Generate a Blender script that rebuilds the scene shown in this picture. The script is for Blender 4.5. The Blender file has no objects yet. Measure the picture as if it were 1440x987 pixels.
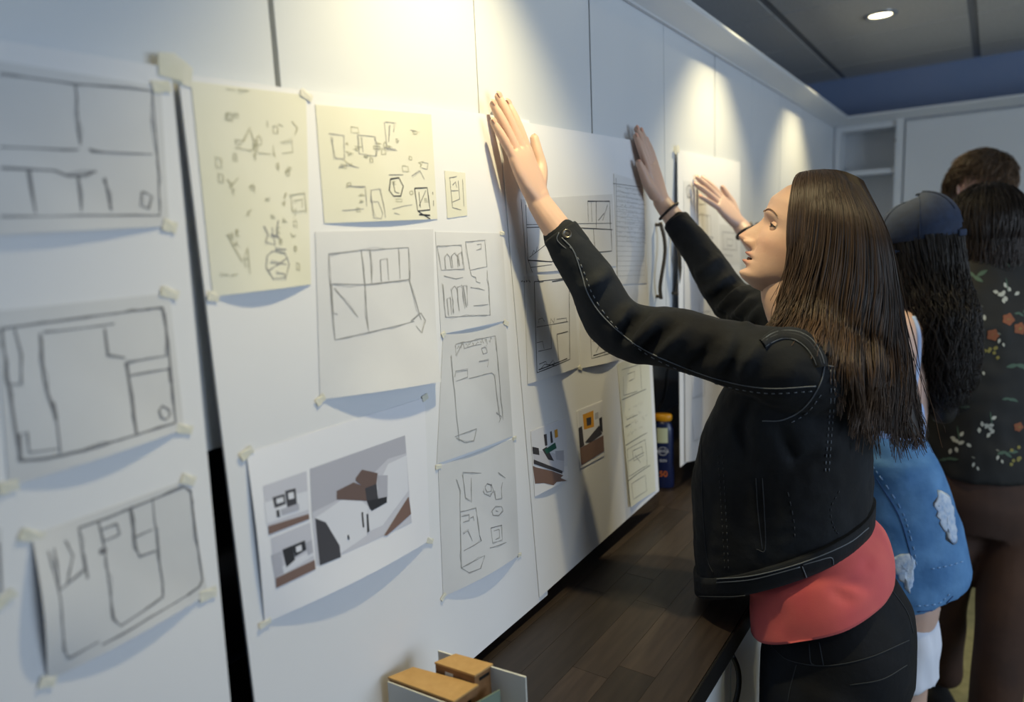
import bpy, bmesh, math, random
import numpy as np
from mathutils import Vector, Matrix
from mathutils.bvhtree import BVHTree
random.seed(7); RNG = np.random.default_rng(7)
SC = bpy.context.scene; COL = SC.collection
pi = math.pi
# ------------------------------------------------------------------ camera
FPX, YAW, PITCH, ROLL = 969.293, 0.608162, 0.153915, -0.044954
CAM = np.array([0.7478, 0.0, 1.56])
_f = np.array([-math.sin(YAW)*math.cos(PITCH), math.cos(YAW)*math.cos(PITCH), -math.sin(PITCH)])
_r0 = np.array([math.cos(YAW), math.sin(YAW), 0.0]); _u0 = np.cross(_r0, _f)
_r = math.cos(ROLL)*_r0 + math.sin(ROLL)*_u0
_u = -math.sin(ROLL)*_r0 + math.cos(ROLL)*_u0
cd = bpy.data.cameras.new('camera'); cam = bpy.data.objects.new('camera', cd); COL.objects.link(cam)
cd.sensor_width = 36; cd.lens = 36*FPX/1440; cd.clip_start = 0.02; cd.clip_end = 60
M = Matrix(((_r[0], _u[0], -_f[0], CAM[0]), (_r[1], _u[1], -_f[1], CAM[1]), (_r[2], _u[2], -_f[2], CAM[2]), (0, 0, 0, 1)))
cam.matrix_world = M
cd.dof.use_dof = True; cd.dof.focus_distance = 1.28; cd.dof.aperture_fstop = 2.0
SC.camera = cam
# ------------------------------------------------------------------ world, view, large lights
w = bpy.data.worlds.new('world'); SC.world = w; w.use_nodes = True
w.node_tree.nodes['Background'].inputs[0].default_value = (0.55, 0.72, 1.0, 1)
w.node_tree.nodes['Background'].inputs[1].default_value = 0.4
SC.view_settings.view_transform = 'Standard'; SC.view_settings.look = 'None'
SC.view_settings.exposure = 0.25; SC.view_settings.gamma = 1.0; SC.view_settings.use_curve_mapping = False
def area(name, loc, rot, sx, sy, power, color):
    l = bpy.data.lights.new(name, 'AREA'); l.shape = 'RECTANGLE'; l.size = sx; l.size_y = sy
    l.energy = power; l.color = color
    o = bpy.data.objects.new(name, l); COL.objects.link(o); o.location = loc; o.rotation_euler = rot
    return o
# daylight entering through the window of the right-hand wall (the window is built below)
area('window_daylight', (3.36, 1.45, 1.5), (0, math.radians(90), 0), 1.3, 2.3, 41, (0.70, 0.84, 1.0))
SPOTS = [(0.34, 0.90, 42), (0.333, 2.22, 38), (0.333, 3.31, 34), (1.60, 3.31, 22), (1.60, 2.0, 20), (1.60, 0.7, 16)]  # last three are unseen, added to brighten the far cupboards and the figures
# ------------------------------------------------------------------ pixel helpers (photograph frame 1440x987)
def ray(x, y): return _f + _r*(x-720)/FPX - _u*(y-493.5)/FPX
def onX(x, y, X): v = ray(x, y); return CAM + v*(X-CAM[0])/v[0]
def onY(x, y, Y): v = ray(x, y); return CAM + v*(Y-CAM[1])/v[1]
def onZ(x, y, Z): v = ray(x, y); return CAM + v*(Z-CAM[2])/v[2]
def onD(x, y, D): return CAM + ray(x, y)*D
def onP(x, y, p0, n): v = ray(x, y); return CAM + v*(np.dot(np.array(p0)-CAM, n)/np.dot(v, n))
# ------------------------------------------------------------------ materials
MATS = {}
def srgb(c):
    if isinstance(c, str): c = [int(c[i:i+2], 16)/255 for i in (0, 2, 4)]
    return tuple(((v/12.92) if v <= 0.04045 else ((v+0.055)/1.055)**2.4) for v in c)+(1,)
def mat(name, col, rough=0.6, metal=0.0, noise=None, bump=None, spec=0.5, rand=None, emit=None, sheen=0, attr=None, sss=0):
    """noise=(scale, colour2, detail[, stretch xyz]); bump=(scale,strength[,stretch]); rand = per-object brightness spread"""
    if name in MATS: return MATS[name]
    m = bpy.data.materials.new(name); m.use_nodes = True; nt = m.node_tree; N = nt.nodes; L = nt.links
    b = N['Principled BSDF']; b.inputs['Roughness'].default_value = rough; b.inputs['Metallic'].default_value = metal
    b.inputs['Specular IOR Level'].default_value = spec
    b.inputs['Base Color'].default_value = srgb(col); last = None
    tc = N.new('ShaderNodeTexCoord')
    def coord(st):
        if st is None: return tc.outputs['Object']
        mp = N.new('ShaderNodeMapping'); mp.inputs['Scale'].default_value = st; L.new(tc.outputs['Object'], mp.inputs[0]); return mp.outputs[0]
    if attr:
        a = N.new('ShaderNodeAttribute'); a.attribute_name = attr; last = a.outputs['Color']
    if noise:
        t = N.new('ShaderNodeTexNoise'); t.inputs['Scale'].default_value = noise[0]; t.inputs['Detail'].default_value = noise[2]
        L.new(coord(noise[3] if len(noise) > 3 else None), t.inputs['Vector'])
        r = N.new('ShaderNodeValToRGB'); r.color_ramp.elements[0].position = 0.35; r.color_ramp.elements[1].position = 0.68
        r.color_ramp.elements[0].color = srgb(col); r.color_ramp.elements[1].color = srgb(noise[1])
        L.new(t.outputs['Fac'], r.inputs[0])
        if last is not None:
            mx = N.new('ShaderNodeMix'); mx.data_type = 'RGBA'; mx.blend_type = 'MULTIPLY'; mx.inputs[0].default_value = 1
            L.new(last, mx.inputs[6]); L.new(r.outputs[0], mx.inputs[7]); last = mx.outputs[2]
        else: last = r.outputs[0]
    if rand:
        oi = N.new('ShaderNodeObjectInfo'); mr = N.new('ShaderNodeMapRange')
        mr.inputs[3].default_value = 1-rand; mr.inputs[4].default_value = 1+rand; L.new(oi.outputs['Random'], mr.inputs[0])
        mx = N.new('ShaderNodeMix'); mx.data_type = 'RGBA'; mx.blend_type = 'MULTIPLY'; mx.inputs[0].default_value = 1
        if last is not None: L.new(last, mx.inputs[6])
        else: mx.inputs[6].default_value = srgb(col)
        L.new(mr.outputs[0], mx.inputs[7]); last = mx.outputs[2]
    if last is not None: L.new(last, b.inputs['Base Color'])
    if bump:
        t = N.new('ShaderNodeTexNoise'); t.inputs['Scale'].default_value = bump[0]; t.inputs['Detail'].default_value = 4
        L.new(coord(bump[2] if len(bump) > 2 else None), t.inputs['Vector'])
        bp = N.new('ShaderNodeBump'); bp.inputs['Strength'].default_value = bump[1]; bp.inputs['Distance'].default_value = 0.002
        L.new(t.outputs['Fac'], bp.inputs['Height']); L.new(bp.outputs[0], b.inputs['Normal'])
    if sheen: b.inputs['Sheen Weight'].default_value = sheen
    if sss:
        b.inputs['Subsurface Weight'].default_value = sss; b.inputs['Subsurface Radius'].default_value = (0.012, 0.005, 0.003); b.inputs['Subsurface Scale'].default_value = 0.6
    if emit:
        b.inputs['Emission Color'].default_value = srgb(emit[0]); b.inputs['Emission Strength'].default_value = emit[1]
    MATS[name] = m; return m
# ------------------------------------------------------------------ object helpers
def tag(o, label=None, cat=None, group=None, kind=None):
    if label: o['label'] = label
    if cat: o['category'] = cat
    if group: o['group'] = group
    if kind: o['kind'] = kind
    return o
def empty(name, loc, label, cat, group=None):
    o = bpy.data.objects.new(name, None); COL.objects.link(o); o.location = Vector(loc); o.empty_display_size = 0.05
    return tag(o, label, cat, group)
def setparent(o, p):
    o.parent = p
    if p is not None: o.matrix_parent_inverse = world_of(p).inverted()
def world_of(p):
    m = Matrix.LocRotScale(p.location, p.rotation_euler, p.scale)
    return (world_of(p.parent) @ p.matrix_parent_inverse @ m) if p.parent else m
def link(name, me, material, parent=None, smooth=False):
    o = bpy.data.objects.new(name, me); COL.objects.link(o)
    if material is not None:
        for m in (material if isinstance(material, (list, tuple)) else [material]): me.materials.append(m)
    if smooth: me.shade_smooth()
    if parent is not None: setparent(o, parent)
    return o
class MB:
    def __init__(s): s.v = []; s.f = []; s.m = []
    def add(s, vs, fs, mi=0):
        b = len(s.v); s.v += [tuple(map(float, v)) for v in vs]
        for f in fs: s.f.append(tuple(i+b for i in f)); s.m.append(mi)
        return s
    def box(s, a, b, mi=0):
        (x0, y0, z0), (x1, y1, z1) = a, b
        return s.add([(x0,y0,z0),(x1,y0,z0),(x1,y1,z0),(x0,y1,z0),(x0,y0,z1),(x1,y0,z1),(x1,y1,z1),(x0,y1,z1)],
                     [(0,3,2,1),(4,5,6,7),(0,1,5,4),(1,2,6,5),(2,3,7,6),(3,0,4,7)], mi)
    def slab(s, pts, n, t, mi=0):
        """polygon pts (ordered) extruded along n by t"""
        k = len(pts); n = np.array(n, float); P = [np.array(p, float) for p in pts]
        vs = P+[p+n*t for p in P]
        return s.add(vs, [tuple(range(k))[::-1], tuple(range(k, 2*k))]+[(i, (i+1) % k, k+(i+1) % k, k+i) for i in range(k)], mi)
    def loft(s, rings, caps=True, mi=0, closed=True):
        k = len(rings[0]); vs = [p for r in rings for p in r]; fs = []
        for i in range(len(rings)-1):
            for j in range(k if closed else k-1):
                a = i*k+j; b = i*k+(j+1) % k; fs.append((a, b, b+k, a+k))
        if caps: fs += [tuple(range(k))[::-1], tuple(range((len(rings)-1)*k, len(rings)*k))]
        return s.add(vs, fs, mi)
    def tube(s, pts, r, n=8, mi=0, caps=True, up=None, flat=1.0):
        """tube along pts; r scalar or list; flat = ratio of second axis"""
        P = [np.array(p, float) for p in pts]; rr = [r]*len(P) if np.isscalar(r) else list(r)
        rings = []; prev = None
        for i, p in enumerate(P):
            t = P[min(i+1, len(P)-1)]-P[max(i-1, 0)]; t = t/(np.linalg.norm(t)+1e-12)
            if prev is None:
                a = np.array(up if up is not None else ((0,0,1) if abs(t[2]) < 0.9 else (1,0,0)), float)
            else: a = prev
            a = a-t*np.dot(a, t); a /= np.linalg.norm(a)+1e-12; prev = a; b = np.cross(t, a)
            fl = flat if np.isscalar(flat) else flat[i]
            rings.append([p+rr[i]*(a*math.cos(2*pi*k/n)+b*fl*math.sin(2*pi*k/n)) for k in range(n)])
        return s.loft(rings, caps, mi)
    def mesh(s, name='m'):
        me = bpy.data.meshes.new(name); me.from_pydata(s.v, [], s.f); me.update()
        if any(s.m): me.polygons.foreach_set('material_index', s.m)
        return me
    def build(s, name, material, parent=None, smooth=False, bevel=0):
        me = s.mesh(name)
        if bevel: bevel_mesh(me, bevel)
        return link(name, me, material, parent, smooth)
def bevel_mesh(me, w, seg=2):
    bm = bmesh.new(); bm.from_mesh(me)
    bmesh.ops.bevel(bm, geom=list(bm.edges), offset=w, segments=seg, profile=0.6, affect='EDGES', clamp_overlap=True)
    bm.to_mesh(me); bm.free()
def cr(pts, n=8):
    """Catmull-Rom through pts (arrays of any dimension)"""
    P = [np.array(p, float) for p in pts]; P = [2*P[0]-P[1]]+P+[2*P[-1]-P[-2]]; out = []
    for i in range(1, len(P)-2):
        for k in range(n):
            t = k/n; a, b, c, d = P[i-1], P[i], P[i+1], P[i+2]
            out.append(0.5*((2*b)+(-a+c)*t+(2*a-5*b+4*c-d)*t*t+(-a+3*b-3*c+d)*t**3))
    out.append(P[-2]); return out
def struct(name, mb, material, bevel=0): return tag(mb.build(name, material, None, bevel=bevel), kind='structure')

# ================================================================== THE ROOM
CEIL = 2.41; YB = 4.51; YF = -2.4; XR = 3.4; XL = -0.36
ZB, ZM, ZC, XE = 1.335, 2.11, 0.828, 0.39       # wall cabinet bottom / door top, worktop level, worktop front edge
YEND = 4.30; W = 0.42; Y0 = 0.587
m_wall = mat('wall_paint_blue_grey', '7f92b4', 0.85, noise=(3, '8796b6', 3))
m_white = mat('white_lacquer', 'd6dade', 0.38, noise=(2.0, 'cfd4da', 2), bump=(60, 0.02))
m_floor = mat('olive_vinyl_floor', '6a6746', 0.5, noise=(26, '7d7a58', 6), bump=(40, 0.05))
m_ceil = mat('ceiling_tile_grey', 'c2c2c0', 0.9, noise=(120, 'b4b4b2', 4), bump=(160, 0.25))
m_tee = mat('ceiling_tee_grey', '7a7c80', 0.6)
struct('floor', MB().box((XL-.1, YF, -.05), (XR+.1, YB, 0)), m_floor)
struct('wall_left', MB().box((XL-.1, YF, 0), (XL, YB+.1, CEIL+.1)), m_wall)
struct('wall_back', MB().box((XL, YB, 0), (XR+.1, YB+.1, CEIL+.1)), m_wall)
struct('wall_front', MB().box((XL-.1, YF-.1, 0), (XR+.1, YF, CEIL+.1)), m_wall)
wy0, wy1, wz0, wz1 = 0.3, 2.6, 0.85, 2.15
struct('wall_right', MB().box((XR, YF, 0), (XR+.1, wy0, CEIL+.1)).box((XR, wy1, 0), (XR+.1, YB, CEIL+.1))
       .box((XR, wy0, 0), (XR+.1, wy1, wz0)).box((XR, wy0, wz1), (XR+.1, wy1, CEIL+.1)), m_wall)
wf = MB()
for a, b in (((XR, wy0, wz0), (XR+.06, wy0+.05, wz1)), ((XR, wy1-.05, wz0), (XR+.06, wy1, wz1)), ((XR, wy0, wz0), (XR+.06, wy1, wz0+.05)),
             ((XR, wy0, wz1-.05), (XR+.06, wy1, wz1)), ((XR, 1.43, wz0), (XR+.06, 1.47, wz1))): wf.box(a, b)
win = struct('window_1', wf, m_white)
gm = bpy.data.materials.new('window_glass'); gm.use_nodes = True
gb = gm.node_tree.nodes['Principled BSDF']; gb.inputs['Transmission Weight'].default_value = 1; gb.inputs['Roughness'].default_value = 0; gb.inputs['IOR'].default_value = 1.05
MB().box((XR+.07, wy0, wz0), (XR+.076, 1.45, wz1)).build('window_pane', gm, win)
MB().box((XR+.07, 1.45, wz0), (XR+.076, wy1, wz1)).build('window_pane', gm, win)
# suspended ceiling: slab, tees, tiles
ceil = struct('ceiling', MB().box((XL-.1, YF, CEIL+.03), (XR+.1, YB, CEIL+.1)), m_ceil)
TX, TY, tx0, ty0 = 0.634, 0.575, 0.005, 3.017
tile = None
for i in range(-1, 6):
    for j in range(-10, 3):
        x0, y0 = tx0+i*TX, ty0+j*TY
        xa, xb, ya, yb = max(x0+.016, XL), min(x0+TX-.016, XR), max(y0+.006, YF), min(y0+TY-.006, YB)
        if xb-xa < .03 or yb-ya < .03: continue
        full = abs((xb-xa)-(TX-.032)) < 1e-6 and abs((yb-ya)-(TY-.012)) < 1e-6
        if full and tile:
            o = tile.copy(); COL.objects.link(o); o.parent = ceil; o.location = (x0-tile_at[0], y0-tile_at[1], 0)
        else:
            o = MB().box((xa, ya, CEIL), (xb, yb, CEIL+.03)).build('ceiling_tile', m_ceil, ceil)
            if full: tile = o; tile_at = (x0, y0)
for i in range(-1, 7):
    x = tx0+i*TX
    if XL < x < XR: MB().box((x-.0155, YF, CEIL+.004), (x+.0155, YB, CEIL+.029)).build('ceiling_tee', m_tee, ceil)
for j in range(-9, 4):
    y = ty0+j*TY
    if YF < y < YB: MB().box((XL, y-.005, CEIL+.010), (XR, y+.005, CEIL+.029)).build('cross_tee', m_tee, ceil)
# recessed spot lamps
m_rim = mat('lamp_rim_steel', 'b9bcbf', 0.3, 0.8)
m_lamp = mat('lamp_glow', 'fff4d0', 0.4, emit=('fff0c4', 14))
def downlight(x, y, watts, label):
    t = empty('ceiling_spotlight', (x, y, CEIL), label, 'spotlight', 'recessed spots along the cabinet wall')
    rings = [[(x+r*math.cos(a), y+r*math.sin(a), z) for a in np.linspace(0, 2*pi, 28, endpoint=False)] for r, z in ((.062, CEIL), (.060, CEIL-.006), (.046, CEIL-.008), (.043, CEIL-.002))]
    MB().loft(rings, False).build('rim', m_rim, t, True)
    rings = [[(x+r*math.cos(a), y+r*math.sin(a), CEIL-.0005-.002*(1-r/.044)) for a in np.linspace(0, 2*pi, 28, endpoint=False)] for r in (.0435, .03, .012)]
    MB().loft(rings, True).build('lens', m_lamp, t, True)
    l = bpy.data.lights.new('spot_beam', 'SPOT'); l.energy = watts; l.color = (1.0, .83, .46); l.spot_size = math.radians(88); l.spot_blend = .75; l.shadow_soft_size = .018
    lo = bpy.data.objects.new('spot_beam', l); COL.objects.link(lo); lo.location = (x, y, CEIL-.02)
    lo.rotation_euler = (0, math.radians(9), 0)
    setparent(lo, t)
for (x, y, p), lb in zip(SPOTS, ('recessed ceiling spotlight above the wall of sketches nearest the camera', 'recessed ceiling spotlight above the far hands on the wall',
                                 'small round ceiling spotlight glowing in a grey ceiling tile', 'unseen ceiling spotlight added to brighten the far cupboards', 'unseen ceiling spotlight added over the middle of the room for warm light', 'unseen ceiling spotlight added over the near part of the room for warm light')): downlight(x, y, p, lb)
# ---- wall cabinets
m_dark = mat('dark_recess', '14161a', 0.35, noise=(6, '1b1f26', 3))
m_handle = mat('brushed_bronze_handle', '5a5042', 0.4, 0.35, noise=(200, '6a5f50', 2))
def bow_handle(zc, y, x, L, parent, side=1, material=None, amp=.016):
    pts = []
    for k in range(17):
        t = k/16; z = zc+L*(.5-t)
        pts.append((x+.008+amp*(.35+.65*math.sin(pi*min(1, t*1.15))), y+side*.010*math.sin(2*pi*t), z))
    b = MB().tube(pts, .0055, 8, flat=.8)
    for z in (zc+L*.47, zc-L*.47): b.tube([(x-.001, y, z), (x+.014, y, z)], .0045, 8)
    return b.build('handle', material or m_handle, parent, True)
cab_labels = ['white wall cabinet behind the blurred sketch board at the near end', 'white wall cabinet behind the board with the grey model photographs',
              'white wall cabinet with two bronze bow handles between the hands', 'white wall cabinet under the far ceiling spot scallop beyond the hands', 'last white wall cabinet of the row next to the open corner shelf']
for u, (k0, k1) in enumerate(((-2, 0), (0, 2), (2, 4), (4, 6), (6, 8.83))):
    ya, yb = Y0+k0*W, Y0+k1*W; ym = Y0+(k0+1)*W
    t = empty('wall_cabinet', (XL, ya, ZB), cab_labels[u], 'cabinet', 'white wall cabinets')
    MB().box((XL+.002, ya+.001, ZB+.002), (-.022, yb-.001, ZM+.04)).build('body', m_white, t)
    for (a, b, hs) in ((ya+(.003 if u != 1 else .004), ym-.0012, -1), (ym+.0012, yb-(.003 if u != 0 else .004), 1)):
        d = MB().box((-.02, a, ZB), (0, b, ZM+.03)).build('door', m_white, t, bevel=.0012)
        if u == 2: bow_handle(1.497, ym+(.044 if hs > 0 else -.070), 0, .205, d, -hs)
        elif u == 3: bow_handle(1.497, ym+hs*.06, 0, .205, d, -hs)
# cornice along the cabinets (mitred) and along the back run
prof = [(0.002, 2.117), (.010, 2.117), (.013, 2.121), (.076, 2.146), (.080, 2.150), (.080, 2.158), (-.03, 2.158)]
cn = MB(); rings = []
for y in (Y0-2*W, YEND+.0): rings.append([(x, y-(x if y > 3 else 0), z) for x, z in prof])
cn.loft(rings); struct('trim_1', cn, m_white)
rings = []
for x in (0.0, XR): rings.append([(x+(px if x < 1 else 0), YEND-px, z) for px, z in prof])
struct('trim_2', MB().loft(rings), m_white)
# ---- back run of cabinets
t = empty('open_shelf_cabinet', (.15, YEND, 1.335), 'open white cabinet with one shelf in the far corner', 'cabinet')
MB().box((.003, YEND-.003, 1.335), (.031, YB-.004, 2.116)).build('side_panel', m_white, t, bevel=.001)
MB().box((.303, YEND-.014, 1.335), (.340, YB-.004, 2.136)).build('side_panel', m_white, t, bevel=.001)
MB().box((.031, YEND, 2.088), (.303, YB-.004, 2.116)).build('top_panel', m_white, t)
MB().box((.031, YEND, 1.335), (.303, YB-.004, 1.353)).build('bottom_panel', m_white, t)
MB().box((.031, YEND+.004, 1.848), (.303, YB-.014, 1.873)).build('shelf', m_white, t, bevel=.001)
MB().box((.031, YB-.014, 1.353), (.303, YB-.004, 2.088)).build('back_panel', m_white, t)
MB().tube([(.303, YEND+.05, 2.02), (.292, YEND+.05, 2.02)], .008, 10).build('hinge_plate', m_handle, t, True)
for i, (xa, xb) in enumerate(((.345, 1.09), (1.095, 1.79), (1.795, 2.49))):
    t = empty('tall_cabinet', (xa, YEND, 0), ['pale grey tall cupboard behind the curly haired head, next to open shelf', 'pale tall cupboard in the middle of the far wall', 'pale tall cupboard at the right of the far wall'][i], 'cupboard', 'tall cupboards on the far wall')
    MB().box((xa, YEND+.02, .02), (xb, YB-.004, 2.116)).build('body', m_white, t)
    MB().box((xa+.002, YEND, .1), (xb-.002, YEND+.018, 2.104)).build('door', m_white, t, bevel=.0015)
# ---- base cabinets, backsplash, worktop
struct('backsplash', MB().box((XL, Y0-2*W, ZC), (XL+.006, YEND, ZB-.002)), mat('dark_glass_backsplash', '20242c', 0.12, noise=(2.5, '14171c', 2)))
m_blackedge = mat('black_edging', '0c0c0d', 0.4)
m_base = mat('base_front_white', 'cfd8e2', 0.35, bump=(60, .02))
base_labels = ['white base cabinet under the worktop nearest the camera', 'white base cabinet with a black wavy handle beside the black jeans', 'white base cabinet hidden behind the black jeans', 'white base cabinet at the far end of the worktop']
for i, (ya, yb) in enumerate(((-.25, .60), (.602, 1.262), (1.264, 2.1), (2.102, 3.2))):
    t = empty('base_cabinet', (0, ya, 0), base_labels[i], 'cabinet', 'white base cabinets')
    MB().box((XL+.002, ya, .09), (XE-.047, yb, ZC-.041)).build('body', m_base, t)
    MB().box((XL+.05, ya, 0), (XE-.1, yb, .09)).build('plinth', m_blackedge, t)
    d = MB().box((XE-.045, ya+.002, .1), (XE-.026, yb-.002, ZC-.046)).build('door', m_base, t, bevel=.0015)
    bow_handle(ZC-.135, yb-.045, XE-.026, .15, d, 1, m_blackedge, .02)
wt = empty('worktop', (0, 1.5, ZC), 'dark wood stave worktop running under the pinned boards', 'worktop')
MB().box((XL+.002, -.3, ZC-.040), (XE-.002, 3.35, ZC-.003)).build('core', m_blackedge, wt)
MB().box((XE-.002, -.3, ZC-.042), (XE+.002, 3.35, ZC+.0004)).build('front_edge', m_blackedge, wt, bevel=.0008)
m_stave = mat('dark_wood_stave', '251d1a', 0.45, noise=(14, '332a25', 5, (6, .6, 6)), rand=.4, bump=(60, .05, (6, .5, 6)))
sw = (XE-.003-(XL+.004))/11; stave_me = {}
for r in range(11):
    y = -.3-random.random()*.35
    while y < 2.6:
        L = random.choice((.26, .34, .42, .50)); a, b = max(y, -.3), min(y+L, 2.6)
        if b-a > .01:
            key = round(b-a, 3)
            if key not in stave_me:
                stave_me[key] = MB().box((0, 0, 0), (sw-.0005, key-.0006, .003)).mesh('stave'); stave_me[key].materials.append(m_stave)
            o = bpy.data.objects.new('stave', stave_me[key]); COL.objects.link(o)
            o.location = (XL+.004+r*sw, a, ZC-.003); setparent(o, wt)
        y += L
fm = MB()
for r in range(11): fm.box((XL+.004+r*sw, 2.6, ZC-.003), (XL+.004+(r+1)*sw-.0005, 3.349, ZC))
tag(fm.build('far_staves', m_stave, wt), kind='stuff')

# ================================================================== BOARDS AND SHEETS ON THE WALL
m_board = mat('white_card_board', 'e6e7ea', 0.75, noise=(2.2, 'dfe1e6', 3))
m_trace = mat('grey_tracing_paper', 'cccdcf', 0.6, noise=(7, 'd5d6d8', 4), bump=(9, .5))
m_trace2 = mat('pale_tracing_paper', 'dcdddf', 0.6, noise=(7, 'd3d4d7', 4), bump=(9, .5))
m_yel = mat('yellow_tracing_paper', 'e2e1d2', 0.6, noise=(6, 'dcdbc8', 3), bump=(9, .4))
m_print = mat('print_paper', 'e9eaf0', 0.45)
m_tape = mat('masking_tape', 'dcdac8', 0.7, noise=(40, 'e4e2d6', 3))
m_pencil = mat('pencil_grey', '77777a', 0.7); m_soft = mat('soft_pencil', 'a2a29e', 0.7); m_ink = mat('black_ink', '26262a', 0.6); m_olive = mat('olive_pencil', 'a9a78c', 0.7)
m_faint = mat('faint_pencil', '939392', 0.7); m_smear = mat('graphite_smear', '8a8984', 0.7)
PN = np.array([1, 0, .03]); PN /= np.linalg.norm(PN)
def bplane(off): return np.array([.006+off, 0, 1.77]), PN
def board(name, label, quad, off, curl=None, th=.0035, ext=None):
    P = [onP(x, y, *bplane(off)) for x, y in quad]
    if ext: P = ext(P)
    return sheetmesh(name, label, 'board', 'large white boards on the cabinet fronts', P, m_board, th, curl, off)
class Sheet: pass
def sheetmesh(name, label, cat, group, P, m, th, curl, off, n=14):
    s = Sheet(); s.P = P; s.off = off; s.curl = curl or (lambda u, v: 0)
    def S(u, v, lift=0):
        p = (1-u)*(1-v)*P[0]+u*(1-v)*P[1]+u*v*P[2]+(1-u)*v*P[3]
        return p+PN*(s.curl(u, v)+lift)
    s.S = S
    vs = []; fs = []
    for lift in (th, 0):
        for j in range(n+1):
            for i in range(n+1): vs.append(S(i/n, j/n, lift))
    k = n+1; q = k*k; vs = vs+vs; w2 = 2*q
    for j in range(n):
        for i in range(n):
            a = j*k+i; fs += [(a, a+k, a+k+1, a+1), (q+a, q+a+1, q+a+k+1, q+a+k)]
    for i in range(n):
        fs += [tuple(w2+z for z in f) for f in ((i, i+1, q+i+1, q+i), (n*k+i+1, n*k+i, q+n*k+i, q+n*k+i+1), ((i+1)*k, i*k, q+i*k, q+(i+1)*k), (i*k+n, (i+1)*k+n, q+(i+1)*k+n, q+i*k+n))]
    c = sum(P)/4
    me = MB().add([v-c for v in vs], fs).mesh(name)
    o = link(name, me, m, None, True); o.location = Vector(c); tag(o, label, cat, group); s.o = o; s.th = th
    me.polygons.foreach_set('use_smooth', [True]*(2*n*n)+[False]*(4*n)); return s
def uv_of(s, x, y):
    """pixel of the photograph -> (u,v) on the sheet"""
    p = onP(x, y, *bplane(s.off))
    q = np.array([p[1], p[2]]); A, B, C, D = [np.array([t[1], t[2]]) for t in s.P]
    u = v = .5
    for _ in range(12):
        F = (1-u)*(1-v)*A+u*(1-v)*B+u*v*C+(1-u)*v*D-q
        J = np.stack([(1-v)*(B-A)+v*(C-D), (1-u)*(D-A)+u*(C-B)], 1)
        du = np.linalg.solve(J, -F); u += du[0]; v += du[1]
    return u, v
def sheet(label, quad, m, off, curl=None, group=None, cat='drawing', name='sketch_sheet', tape=(), th=.0004, ts=.011, ext=None):
    P = [onP(x, y, *bplane(off)) for x, y in quad]
    if ext: P = ext(P)
    s = sheetmesh(name, label, cat, group, P, m, th, curl, off, 12)
    for c in tape:
        u, v = ((.0, .0), (1, 0), (1, 1), (0, 1))[c]; p = s.S(u, v, th+.0004); a = RNG.uniform(-.6, .6); hw, hh = ts*RNG.uniform(.8, 1.3), ts*RNG.uniform(.55, .8)
        e1 = np.array([0, math.cos(a), math.sin(a)]); e2 = np.array([0, -math.sin(a), math.cos(a)])
        pts = [p+e1*i*hw+e2*j*hh+PN*(.0006*abs(i)) for i, j in ((-1, -1), (-.3, -1.1), (.4, -.9), (1, -1), (1.05, .1), (1, 1), (.2, .92), (-.5, 1.05), (-1, 1))]
        MB().slab(pts, PN, .0003).build('tape', m_tape, s.o)
    return s
def strokes(s, lines, wd=.0011, m=None, px=True, name='pencil_lines', jit=0.0, n=None, lift=.0003):
    """polylines on a sheet, given in photo pixels (px) or uv"""
    b = MB(); dup_ = [] if m in (m_ink, m_soft) or name == 'handwriting' else [('d', ln) for ln in lines for _ in range(2)]
    for ln in list(lines)+dup_:
        w0 = wd; jj = jit
        if ln[0] == 'd': ln = ln[1]; jj = .007; dd = True
        else: dd = False
        if isinstance(ln[0], (int, float)) and not isinstance(ln[0], tuple): w0 = ln[0]; ln = ln[1:]
        if dd: w0 *= .45
        U = [np.array(uv_of(s, *q) if px else q) for q in ln]
        U2 = []
        for a, c in zip(U[:-1], U[1:]):
            k = max(1, int(np.linalg.norm(c-a)/.09))
            for i in range(k): U2.append(a+(c-a)*i/k+(RNG.normal(0, jj, 2) if jj else 0))
        U2.append(U[-1])
        pts = [s.S(u[0], u[1], s.th+lift) for u in U2]
        vs = []; fs = []
        for i, p in enumerate(pts):
            t = pts[min(i+1, len(pts)-1)]-pts[max(i-1, 0)]; t = t/(np.linalg.norm(t)+1e-9); q = np.cross(PN, t); q /= np.linalg.norm(q)+1e-9
            ww = w0*.5*RNG.uniform(.75, 1.2); vs += [p+q*ww, p-q*ww]
        for i in range(len(pts)-1): fs.append((2*i, 2*i+1, 2*i+3, 2*i+2))
        b.add(vs, fs)
    return tag(b.build(name, m or m_pencil, s.o), kind='stuff')
def rect(x0, y0, x1, y1): return [(x0, y0), (x1, y0), (x1, y1), (x0, y1), (x0, y0)]
def scribble(s, u0, v0, u1, v1, rows, wd, m, dens=.7):
    """rows of handwriting between two uv corners"""
    L = []
    for r in range(rows):
        v = v0+(v1-v0)*(r+.5)/rows; u = u0
        while u < u1:
            L_ = RNG.uniform(.02, .09)*(u1-u0)/.6; k = 5
            if RNG.random() < dens: L.append([(u+L_*i/k, v+RNG.normal(0, .16)*(v1-v0)/rows) for i in range(k+1)])
            u += L_+.025
    if L: strokes(s, L, wd, m, px=False, name='handwriting')
def curlb(a, c=0, e=2.5): return lambda u, v: a*math.sin(pi*u)*v**e+c*math.sin(pi*v)*math.sin(pi*u)
def wall_rect(px_list): return px_list
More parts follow.
